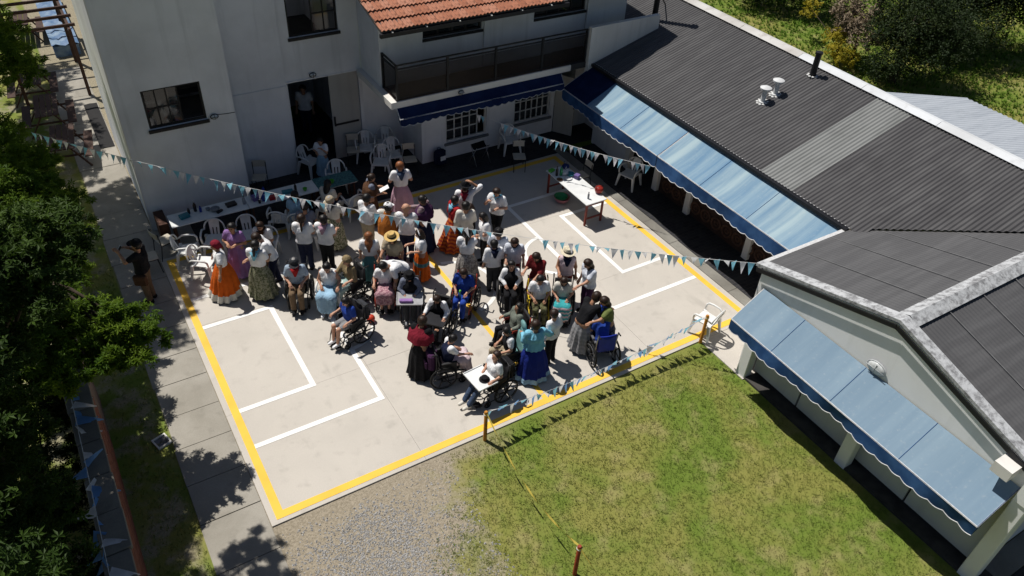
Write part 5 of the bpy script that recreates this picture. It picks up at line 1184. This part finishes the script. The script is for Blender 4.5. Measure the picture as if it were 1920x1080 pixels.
wc(7.66, .62, 1.45, 75, 'person slumped low in the blue wheelchair, seen from behind', 'blue seated wheelchair seen from behind between grey and floral skirts', 'blue', ('trousers', 'navy'), ('short', 'black'), 'b', ('lap', 'lap'), .35, .6, wk={'seat': blu_s, 'accent': M_chrome})
wc(5.65, 1.30, 1.48, 168, 'boy in black vest with white sleeves and beige trousers in the mint wheelchair', 'wheelchair with mint green headrest', 'white', ('trousers', 'beige'), ('short', 'black'), 'a', ('rest', 'lap'), .12, .35, vest='black', wk={'headrest': mint, 'seat': mint})
wc(6.12, 1.86, 1.48, 172, 'person with black hair in grey green jacket in a reclined wheelchair', 'black wheelchair beside the mint headrest', 'greenjacket', ('trousers', 'black'), ('bob', 'black'), 'b', ('rest', 'rest'), -.1, -.15, sleeve=1, wk={'accent': redf})
wc(4.35, 1.68, 1.48, -12, 'girl in navy vest with wide pale pink skirt spread over a wheelchair', 'black wheelchair under the wide pale pink skirt', 'white', ('skirt', 'palepink', .20), ('bun', 'black'), 'a', ('lap', 'reach'), .15, .5, vest='navy', wk={'bag': C('purple')})
wc(4.91, .75, 1.52, 185, 'boy in white shirt with a white tray, legs stretched out', 'wheelchair with large white tray and black bag', 'white', ('trousers', 'denim'), ('short', 'brown'), 'a', ('rest', 'lap'), -.08, -.2, shoes='offwhite', extra={'legfwd': .30}, wk={'tray': (M_tabw, 0), 'bag': C('black')})
# small things people hold or that lie on trays
def at_local(T, p):
    a = T.rotation_euler[2]; return (T.location[0]+p[0]*math.cos(a)-p[1]*math.sin(a), T.location[1]+p[0]*math.sin(a)+p[1]*math.cos(a), T.location[2]+p[2])
w = pm_['wrist']; q = at_local(pm_, ((w[0]+w[3])/2, (w[1]+w[4])/2+.09, max(w[2], w[5])+.02))
T = thing('phone', 'pale phone held up by the man in black', 'phone', q, pm_.rotation_euler[2]); MB().bbox(-.075, .075, -.006, .006, -.04, .04, .004).build('phone_body', mat('phone_silver', (.6, .6, .6), None, 9, .3), T); MB().box(-.068, .068, -.0085, -.0065, -.035, .035).build('screen', M_dark, T)
T = thing('shoulder_bag', 'brown shoulder bag on the hip of the man in black', 'bag', at_local(pm_, (-.24, .0, .82)), pm_.rotation_euler[2]); MB().bbox(-.06, .06, -.15, .15, -.16, .10, .03).build('bag_body', C('brown'), T); m = MB(); m.tube([(.0, -.12, .1), (.05, -.1, .4), (.22, .0, .62)], .014, 5); m.build('strap', C('black'), T)
def onobj(lab): return [o for o in bpy.data.objects if o.get('label') == lab][0]
t = onobj('wheelchair with grey tray under the boy in black hat'); o = MB().bbox(-.15, .15, -.05, .05, 0, .07, .02).build('pencil_case', C('lilac')); o.location = at_local(t, (.08, .42, .727)); o.rotation_euler = t.rotation_euler; tag(o, 'purple pencil case on the grey tray', 'case')
t = onobj('wheelchair with large white tray and black bag'); m = MB(); m.lathe([(.115, 0), (.115, .012), (.075, .02), (.07, .08), (.03, .10)], 20); o = m.build('black_hat', C('black'), None, True, 40); o.location = at_local(t, (-.08, .26, .726)); tag(o, 'round black hat lying on the large white tray', 'hat')
t = onobj('woman in brown shawl holding a white paper in the shade'); w = t['wrist']; o = MB().bar((-.10, 0, 0), (.10, .0, .02), .26, .006).build('paper_sheet', C('white')); o.location = at_local(t, ((w[0]+w[3])/2, (w[1]+w[4])/2+.10, w[2]+.03)); o.rotation_euler = (.4, 0, t.rotation_euler[2]); tag(o, 'white paper held by the woman in brown shawl', 'paper')
t = onobj('boy in bright blue tracksuit in a wheelchair'); w = t['wrist']; m = MB(); m.tube([(0, 0, -.1), (0, .03, .05), (.03, .04, .09)], [.012, .02, .03], 8); o = m.build('toy_baton', pm('lime'), None, True); o.location = at_local(t, ((w[0]+w[3])/2, (w[1]+w[4])/2+.08, w[2])); tag(o, 'small green toy in the hands of the boy in blue', 'toy')
m = MB(); m.ell((0, 0, 0), (.10, .10, .10), 16, 10); o = m.build('ball', mat('red_rubber', (.55, .05, .02), None, 9, .5), None, True); o.location = (3.60, 4.12, .108); tag(o, 'red ball on the white arc behind the blue tee wheelchair', 'ball')
# ---------------------------------------------------------------- trees and shrubs: leaf-sized faces on limbs
def star(n, r0, r1):
    """five-lobed leaves: (n, 6, 3, 3) triangles around their stalk"""
    k = 5; a = np.linspace(-2.0, 2.0, k); L = np.array([.72, .95, 1.1, .95, .72]); base = []
    for i in range(k):
        d = np.array([math.cos(a[i]), math.sin(a[i]), 0]); s_ = np.array([-d[1], d[0], 0]); base.append([[0, 0, 0], d*.5+s_*.17+np.array([0, 0, .06]), d*L[i]-np.array([0, 0, .10])]); base.append([[0, 0, 0], d*L[i]-np.array([0, 0, .10]), d*.5-s_*.17+np.array([0, 0, .06])])
    return leafrot(np.array(base), n, r0, r1)
def blade_leaf(n, r0, r1):
    b = np.array([[[-.5, 0, 0], [0, -.22, .05], [.55, 0, -.05]], [[-.5, 0, 0], [.55, 0, -.05], [0, .22, .05]]]); return leafrot(b, n, r0, r1)
def leafrot(b, n, r0, r1, up=.55):
    sz = nrg.uniform(r0, r1, n)
    N = nrg.normal(size=(n, 3)); N /= np.linalg.norm(N, axis=1)[:, None]; N = N*(1-up)+np.array([0, 0, up]); N /= np.linalg.norm(N, axis=1)[:, None]
    t = nrg.normal(size=(n, 3)); X = t-(t*N).sum(1)[:, None]*N; X /= np.linalg.norm(X, axis=1)[:, None]; Y = np.cross(N, X)
    R = np.stack([X, Y, N], -1)                                   # local -> world
    return np.einsum('nij,ktj->nkti', R, b)*sz[:, None, None, None]
def canopy(name, parent, clumps, dens, fn, r0, r1, m, org):
    P = []
    for (x, y, z, r) in clumps:
        n = int(dens*r*r); d = nrg.normal(size=(n, 3)); d /= np.linalg.norm(d, axis=1)[:, None]
        # twigs: leaves gather in sprays, so the outline stays ragged and gaps remain
        ns = max(8, n//16); sd = nrg.normal(size=(ns, 3)); sd /= np.linalg.norm(sd, axis=1)[:, None]; sr = nrg.uniform(.35, 1.12, (ns, 1)); sp = sd*sr*r*np.array([1, 1, .75])
        w = nrg.integers(0, ns, n); P.append(sp[w]+d*nrg.uniform(.02, .22, (n, 1))*r*1.0+np.array([x, y, z]))
    P = np.concatenate(P)-np.array(org); T = fn(len(P), r0, r1)+P[:, None, None, :]
    n = T.shape[0]*T.shape[1]; me = bpy.data.meshes.new(name); me.from_pydata(T.reshape(-1, 3).tolist(), [], np.arange(n*3).reshape(-1, 3).tolist()); me.materials.append(m)
    return obj(name, me, parent)
M_bark = mat('bark', (.07, .05, .035), (.04, .03, .022), 12, .95, .6, 30)
def tree(name, label, base, top, clumps, dens, fn, r0, r1, m, tr=.13):
    T = thing(name, label, 'tree' if 'tree' in name else 'shrub', base)
    mb_ = MB(); b = Vector((0, 0, -.1)); t = Vector(top)-Vector(base)
    mb_.tube([b, b.lerp(t, .3)+Vector((.05, .03, 0)), b.lerp(t, .65)+Vector((-.06, .05, 0)), t], [tr*1.25, tr, tr*.75, tr*.3], 9); mb_.build('trunk', M_bark, T, True)
    for c in clumps:
        e = Vector(c[:3])-Vector(base); s_ = b.lerp(t, rng.uniform(.4, .85)); mid = s_.lerp(e, .5)+Vector((rng.uniform(-.15, .15), rng.uniform(-.15, .15), .15)); q = MB(); q.tube([s_, mid, e], [tr*.45, tr*.28, tr*.1], 6); q.build('limb', M_bark, T, True)
    canopy('crown', T, clumps, dens, fn, r0, r1, m, base); return T
M_lf = leafmat('maple_leaves', (.055, .115, .008), (.14, .215, .016), .36); M_lf2 = leafmat('dark_leaves', (.012, .026, .005), (.028, .045, .009), .12)
M_lf3 = leafmat('yellow_leaves', (.30, .26, .02), (.42, .34, .03)); M_lf5 = leafmat('shade_dark_leaves', (.022, .048, .006), (.05, .09, .010), .2); M_lf4 = leafmat('dry_twigs', (.20, .15, .10), (.30, .24, .17), .15)  # leaves of the lower-left maple are darkened in colour to stand for deep shade
tree('maple_tree', 'leafy maple tree over the side path on the left', (-3.0, 4.4, -.06), (-2.6, 4.6, 5.2),
     [(-2.55, 9.6, 3, .75), (-2.0, 9.8, 2.8, .6), (-2.3, 7.4, 2.9, .75), (-1.8, 7.7, 2.6, .6), (-2.0, 6.5, 2.7, .6), (-2.65, 5.4, 3, .75), (-2.6, 6.5, 3.2, .8), (-2.0, 8.6, 2.7, .65), (-2.5, 8.0, 3.1, .8), (-2.2, 5.1, 2.8, .65), (-2.6, 4.2, 3, .7), (-2.6, 11, 3, .6), (-2.2, 3.5, 3.2, .6), (-2.6, 2.9, 3.3, .6), (-1.62, 3.1, 3.1, .55), (-1.25, 2.9, 3.0, .5), (-1.15, 2.55, 2.75, .42),
      (-1.5, 2.55, 2.85, .45), (-2.0, 2.45, 3.0, .5), (-2.4, 2.2, 3.1, .5), (-2.9, 2.0, 3.4, .6), (-3.1, 4.8, 4.4, .7), (-3.2, 6.6, 4.4, .8), (-3.2, 8.0, 4.2, .8)], 2700, star, .065, .12, M_lf)
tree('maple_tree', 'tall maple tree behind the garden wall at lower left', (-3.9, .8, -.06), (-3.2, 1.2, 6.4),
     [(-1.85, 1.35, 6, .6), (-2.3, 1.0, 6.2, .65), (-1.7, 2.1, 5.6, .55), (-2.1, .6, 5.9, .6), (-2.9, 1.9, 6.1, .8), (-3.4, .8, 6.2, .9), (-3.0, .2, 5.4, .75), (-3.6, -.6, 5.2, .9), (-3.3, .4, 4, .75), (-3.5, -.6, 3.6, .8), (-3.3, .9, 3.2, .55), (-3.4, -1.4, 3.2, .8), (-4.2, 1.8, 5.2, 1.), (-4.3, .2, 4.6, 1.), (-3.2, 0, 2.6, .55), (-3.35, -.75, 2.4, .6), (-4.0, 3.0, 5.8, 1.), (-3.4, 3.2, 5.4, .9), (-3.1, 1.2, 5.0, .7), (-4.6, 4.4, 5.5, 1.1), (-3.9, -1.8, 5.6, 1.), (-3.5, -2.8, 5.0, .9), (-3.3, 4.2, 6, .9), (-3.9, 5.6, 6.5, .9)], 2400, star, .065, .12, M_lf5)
tree('maple_tree', 'maple tree in the top left corner beside the yard', (-3.0, 12.6, -.06), (-2.6, 12.4, 7),
     [(-1.8, 10.6, 5, .6), (-1.62, 10.9, 4.5, .5), (-2.1, 12.5, 5, .7), (-1.75, 12.8, 4.5, .55), (-2.4, 14, 4.2, .7), (-2.5, 11.4, 4.8, .8), (-2.6, 9.9, 4.6, .7), (-3.0, 13.2, 5.2, .9), (-2.1, 10, 7, .8), (-2.1, 11.2, 7.1, .8), (-2.0, 12.4, 7, .8), (-1.9, 13.6, 7, .8), (-2.4, 9.2, 6.9, .8), (-2.2, 14.8, 6.6, .8), (-1.6, 12, 7.4, .7), (-1.6, 13.2, 7.4, .7), (-1.7, 10.8, 7.4, .7), (-1.6, 14.6, 7.2, .8), (-1.9, 15.6, 7, .8), (-2.3, 9.6, 6.2, .7)], 2000, star, .065, .12, M_lf)
tree('maple_tree', 'unseen maple tree beyond the left edge, added to shade the yard', (-4.2, 20, -.06), (-3.4, 20, 7), [(-2.9, 16.8, 6.6, .9), (-2.8, 18.2, 6.8, .9), (-2.8, 19.8, 6.9, 1.), (-2.7, 21.4, 6.8, .9), (-2.9, 23, 6.6, 1.), (-3.4, 20.6, 7.2, 1.), (-2.5, 24.6, 6.8, .9)], 1500, star, .07, .13, M_lf)  # tree out of view, added for the shade it throws on the yard
tree('garden_shrub', 'dark shrub below the maples behind the garden wall', (-3.6, -1.6, -.06), (-3.5, -1.6, 1.6), [(-3.4, -1.0, 1.4, .7), (-3.6, -2.0, 1.6, .8), (-3.4, .5, 1.3, .7), (-3.6, 1.8, 1.4, .8), (-3.5, 3.0, 1.5, .8), (-3.8, -3.2, 1.5, .9), (-3.05, 2.2, 1.0, .55), (-3.0, 1.0, 1.0, .55), (-3.05, 3.4, 1.0, .6), (-3.0, -.2, .9, .55), (-3.1, 4.4, 1.1, .6)], 1500, star, .06, .10, M_lf2, .07)
tree('dark_tree', 'large dark evergreen shrub on the grass behind the corrugated roof', (26.8, 7.5, -.06), (26.8, 7.5, 2.6), [(26.3, 7.5, 1.0, 1.1), (26.9, 7.6, 2.0, 1.2), (27.2, 6.5, 1.5, 1.1), (27.6, 7.4, 2.4, 1.2), (28.2, 6.6, 2.0, 1.1), (26.6, 8.2, 1.8, .9), (28.4, 8, 2.8, 1.2), (27.3, 8.8, 2.6, 1.1)], 3600, blade_leaf, .06, .12, M_lf2)
tree('dark_tree', 'black green tree in the top right corner', (32.5, 8.5, -.06), (32.5, 8.5, 4), [(31.0, 7.6, 1.6, 1.5), (32.5, 8.4, 3.2, 1.8), (33.5, 7.4, 2.4, 1.6), (34.6, 7.4, 3.4, 1.8), (30.6, 9.6, 2.8, 1.5), (36, 6.5, 2.6, 1.7), (32, 10.5, 3.6, 1.8), (37.5, 5.6, 3.0, 1.8), (34, 9.8, 2.0, 1.7), (38.5, 7, 2.6, 1.9)], 1900, blade_leaf, .09, .17, M_lf2)
tree('dark_tree', 'dark hedge tree at the top edge behind the grass', (28.5, 16.5, -.06), (28.5, 16.5, 3), [(27.6, 15.8, 1.2, 1.1), (28.6, 14.8, 1.4, 1.2), (28.4, 17, 2, 1.3), (29.6, 13.8, 1.6, 1.3), (30, 15.5, 2.4, 1.4)], 2400, blade_leaf, .08, .15, M_lf2)
tree('flowering_shrub', 'yellow leaved shrub on the grass beyond the flue pipe', (26.1, 9.7, -.06), (26.1, 9.7, .9), [(25.8, 9.4, .6, .6), (26.2, 9.9, .9, .6), (26.0, 9.0, .5, .45), (26.5, 10.3, .9, .5), (26.9, 12.2, 1.3, .5)], 2600, blade_leaf, .07, .13, M_lf3, .05)
tree('dry_shrub', 'dry brown twiggy shrub between the yellow and the dark shrub', (26.7, 9.4, -.06), (26.7, 9.4, 1.8), [(26.5, 9.0, 1.4, .8), (26.9, 9.6, 1.9, .8), (27.0, 10.6, 1.9, .8), (26.6, 10.0, 1.4, .6)], 2000, blade_leaf, .05, .2, M_lf4, .05)

# ---------------------------------------------------------------- bunting
M_fb = leafmat('flag_teal', (.24, .58, .78), (.28, .62, .82), .5); M_fw = leafmat('flag_white', (.90, .88, .92), (.92, .90, .94), .5); M_fd = leafmat('flag_blue', (.16, .34, .72), (.20, .40, .75), .5); M_cord = mat('white_cord', (.6, .6, .6))
def flagmesh(m, w=.155, h=.25):
    mb_ = MB(); V = []
    for j in range(4):
        t = j/3
        for s_ in (-1, 0, 1): V.append((s_*w/2*(1-t), .012*math.sin(t*3+s_), -h*t))
    mb_.add(V, [(3*j+i, 3*j+i+1, 3*j+4+i, 3*j+3+i) for j in range(3) for i in range(2)]); return mb_.mesh('flag', m, True)
FM = {m.name: flagmesh(m) for m in (M_fb, M_fw, M_fd)}
def bunting(label, a, b, sag, n, cols, gaps=(), tilt=0, size=1., back=None):
    a = Vector(a); b = Vector(b); T = thing('bunting', label, 'bunting', a, world=True)
    f = lambda t: a.lerp(b, t)-Vector((0, 0, sag*4*t*(1-t)))
    MB().tube([f(i/24) for i in range(25)], .006, 4).build('cord', M_cord, T)
    ang = math.atan2(b.y-a.y, b.x-a.x)
    for i in range(n):
        t = (i+.5)/n
        if any(g0 < t < g1 for g0, g1 in gaps): continue
        p = f(t+rng.uniform(-.2, .2)/n); sl_ = math.atan2(f(min(1, t+.01)).z-f(max(0, t-.01)).z, (f(min(1, t+.01))-f(max(0, t-.01))).xy.length)
        o = obj('flag', FM[cols[i % len(cols)].name], T, p-a, (rng.gauss(0, .3)+tilt*rng.choice((1, 1, -1) if tilt > 1 else (1,)), -sl_+rng.gauss(0, .12), ang+rng.gauss(0, .35))); s_ = size*rng.uniform(.88, 1.1); o.scale = (s_*rng.uniform(.75, 1.05), s_, s_)
    return T
bunting('long blue and white bunting strung from the left trees across the crowd to the annex', (-1.9, 11.2, 2.8), (10.40, -.86, 2.72), .52, 104, (M_fb, M_fw), [(.165, .175), (.44, .455), (.66, .73), (.775, .79)])
bunting('short blue and white bunting from the balcony awning to the long awning', (8.95, 8.72, 2.02), (11.85, 4.42, 1.85), .10, 40, (M_fw, M_fb), [(.06, .14), (.72, .76), (.86, .9)])
bunting('low bunting between the two orange posts along the lawn edge', (4.21, -.2, .80), (10.08, -.12, .80), .22, 44, (M_fb, M_fw, M_fd), [(.9, .93)], .25)
bunting('blue bunting lying along the top of the garden wall', (-2.46, 3.0, 1.98), (-2.52, -2.6, 1.98), .04, 28, (M_fd, M_fd, M_fw), [(.22, .27)], 1.15, 1.5)
def post(x, y, h, c, label):
    T = thing('post', label, 'post', (x, y, -.06)); MB().lathe([(.040, 0), (.038, h), (.03, h+.012)], 12).build('shaft', c, T, True, 40); MB().lathe([(.043, h-.09), (.043, h-.02)], 12, caps=False).build('band', M_yellow, T, True)
    m_ = MB(); m_.tube([(.045*math.cos(2*PI*i/10), .045*math.sin(2*PI*i/10), h-.06) for i in range(10)], .008, 5, True); m_.build('knot', M_cord, T)
M_op = mat('orange_post', (.50, .22, .025), (.36, .14, .02), 9, .6); M_rp = mat('rust_red_post', (.35, .06, .025), (.24, .04, .02), 9, .6)
post(4.21, -.2, .88, M_op, 'orange post at the court edge near the white tray wheelchair'); post(10.08, -.12, .88, M_op, 'orange post in front of the lone white armchair'); post(4.11, -3.53, .90, M_rp, 'rust red post standing in the lawn at the bottom')
T = thing('barrier_tape', 'yellow tape stretched from the orange post to the red post', 'tape', (4.2, -.2, 0), world=True)
m = MB(); V = []; F = []
pts = [(Vector((4.21, -.24, .80)).lerp(Vector((4.11, -3.49, .82)), i/30)-Vector((0, 0, .42*4*(i/30)*(1-i/30)))) for i in range(31)]+[Vector((4.11, -3.58, .80)).lerp(Vector((4.3, -6.5, .1)), i/10) for i in range(11)]
for i, p in enumerate(pts): tw = .5*math.sin(i*.9); V += [tuple(p+Vector((math.sin(tw)*.02, 0, math.cos(tw)*.025))), tuple(p-Vector((math.sin(tw)*.02, 0, math.cos(tw)*.025)))]
m.add(V, [(2*i, 2*i+1, 2*i+3, 2*i+2) for i in range(len(pts)-1) if i != 30]); m.build('ribbon', mat('yellow_tape', (.62, .50, .10), (.45, .38, .08), 9, .5), T)

# ---------------------------------------------------------------- garden wall, drain cover, yard things, shed
GW = thing('garden_wall', 'old brick garden wall with rough concrete coping at lower left', 'wall', (-2.35, -1, 0), world=True)
kb = NB('brick_red_paint', .9, 0, .2); kb.col(kb.mix(kb.step(kb.noise(4, 5), .4, .7), (.20, .075, .05), (.12, .05, .038))); kb.bump(kb.noise(30, 4), .5, .01)
MB().box(-2.47, -2.22, -7, 4.6, -.1, 1.82).build('wall_core', concrete('wall_mortar', (.22, .16, .13), (.15, .10, .08)), GW)
bme = MB().bbox(-.115, .115, -.006, .012, 0, .07, .004).mesh('brick', kb.m)
for r in range(14):
    for c in range(20):
        y = -1.6+c*.245+(.12 if r % 2 else 0); obj('brick', bme, GW, (-2.214+2.35+rng.uniform(-.003, .003), y+1, .06+r*.125+rng.uniform(-.004, .004)), (0, 0, PI/2)).scale = (1, 1, 1.55)
for i in range(15): MB().bbox(-2.56+rng.uniform(-.02, .02), -2.16+rng.uniform(-.02, .02), -7+i*.78, -6.23+i*.78, 1.822, 1.90+rng.uniform(0, .03), .02).build('coping_stone', concrete('coping_%d' % (i % 3), (.26, .24, .20), (.15, .135, .115)), GW)
T = thing('drain_cover', 'small white framed drain cover beside the path', 'drain cover', (-1.38, 2.82, -.06), .28); m = MB()
for a in ((-.14, .14, -.15, -.12), (-.14, .14, .12, .15), (-.14, -.11, -.118, .118), (.11, .14, -.118, .118)): m.box(*a, 0, .07)
m.build('frame', M_trim, T); MB().box(-.108, .108, -.118, .118, 0, .035).build('cover', mat('grey_cover', (.2, .19, .22)), T)
M_plank = mat('dark_plank', (.06, .028, .018), (.035, .018, .012), 10, .7, .3, 30)
def picnic(x, y, rz, label):
    T = thing('picnic_table', label, 'picnic table', (x, y, -.02), rz, 'picnic tables in the yard')
    for i in range(4): MB().bbox(-.8, .8, -.32+i*.165, -.17+i*.165, .72, .75, .008).build('plank', M_plank, T)
    for sg in (-1, 1):
        MB().bbox(-.8, .8, sg*.62-.12, sg*.62+.12, .42, .45, .008).build('bench_plank', M_plank, T)
        for e in (-.6, .6): m = MB(); m.bar((e, .15*sg, .72), (e, .6*sg, 0), .07, .04); m.build('leg', M_plank, T)
    for e in (-.6, .6): m = MB(); m.bar((e+.045, -.7, .40), (e+.045, .7, .40), .04, .05); m.build('brace', M_plank, T)
picnic(-1.35, 14.9, 1.45, 'dark picnic table nearest the bunting in the left yard'); picnic(-1.5, 17.2, 1.5, 'dark picnic table in the middle of the left yard'); picnic(-1.7, 19.6, 1.5, 'dark picnic table beside the timber frame in the left yard'); picnic(-1.5, 25.0, 1.5, 'dark picnic table farthest back in the left yard')
T = thing('timber_frame', 'dark timber pergola frame in the far left yard', 'pergola', (-1, 22, 0), world=True)
for x in (-2.0, -.15):
    for y in (19, 22, 25): MB().box(x-.05, x+.05, y-.05, y+.05, -.06, 2.2).build('post', M_plank, T)
for x in (-2.0, -.15): MB().box(x-.04, x+.04, 18.8, 25.2, 2.202, 2.32).build('beam', M_plank, T)
for i in range(8): MB().box(-2.2, .05, 19+i*.85, 19.07+i*.85, 2.322, 2.41).build('rafter', M_plank, T)
kb2 = NB('blue_tarp', .5, 0, .4); kb2.col(kb2.mix(kb2.step(kb2.noise(2.5, 5), .4, .7), (.07, .14, .26), (.20, .28, .36))); kb2.bump(kb2.noise(5, 4, kb2.map((.5, 4, 1))), .6, .05)
m = MB(); V = [(-.75+.9*i/6, 22.6+6*j/16, .42+.05*math.sin(i*1.7+j)+.03*math.sin(j*1.1)) for i in range(7) for j in range(17)]; m.add(V, [(i*17+j, (i+1)*17+j, (i+1)*17+j+1, i*17+j+1) for i in range(6) for j in range(16)]); m.box(-.72, .12, 22.63, 28.57, -.06, .36)
tag(m.build('tarpaulin', kb2.m, None, True, 40), 'blue tarpaulin stretched over a low frame in the far left yard', 'tarpaulin')
m = MB(); V = [(-.46+.40*i/4, 15.1+3.2*j/8, .012+.008*math.sin(i*2+j*1.3)) for i in range(5) for j in range(9)]; m.add(V, [(i*9+j, (i+1)*9+j, (i+1)*9+j+1, i*9+j+1) for i in range(4) for j in range(8)]); tag(m.build('dark_sheet', mat('black_sheet', (.012, .011, .011)), None, True), 'long flat dark sheet lying on the path beside the white house', 'mat')  # flat black sheet, slightly rippled, on the path
o = MB().bar((-.62, 15.6, .5), (-.62, 15.62, .5), .02, .02)
Sd = thing('garden_shed', 'pale grey corrugated shed roof behind the long building', 'shed', (21, 2, 0), world=True)
M_shed = sheet('pale_grey_sheet', (.40, .43, .47), (.33, .36, .40), (.27, .29, .32)); u0 = Vector((19.4, 4.62, 2.45)); uu = Vector((.894, -.447, -.06)); ww = Vector((.05, -1, -.02))
for k_ in range(7):
    n = 48; V = []
    for i in range(n+1):
        w_ = (k_+i/n)*1.0
        for L in (0, 4.15): p = u0+uu*L+ww*w_; V.append((p.x, p.y, p.z+.014*math.sin(2*PI*w_/.16)))
    m = MB(); m.add(V, [(2*i, 2*i+2, 2*i+3, 2*i+1) for i in range(n)]); m.build('roof_sheet', M_shed, Sd, True)
m = MB(); m.prism([(19.7, 4.2, -.06), (22.9, 2.6, -.06), (22.9, -2, -.06), (19.7, -2, -.06)], 2.15, (0, 0, 1)); m.build('wall', M_wallD, Sd)
o = MB().box(23.6, 24.6, 17.2, 20.0, -.06, 1.9).box(23.5, 24.7, 17.1, 20.1, 1.902, 2.0).build('tool_shed', mat('green_grey_metal', (.16, .19, .17), (.12, .14, .13), 4, .6)); tag(o, 'grey green tool shed at the top edge behind the ridge', 'shed')
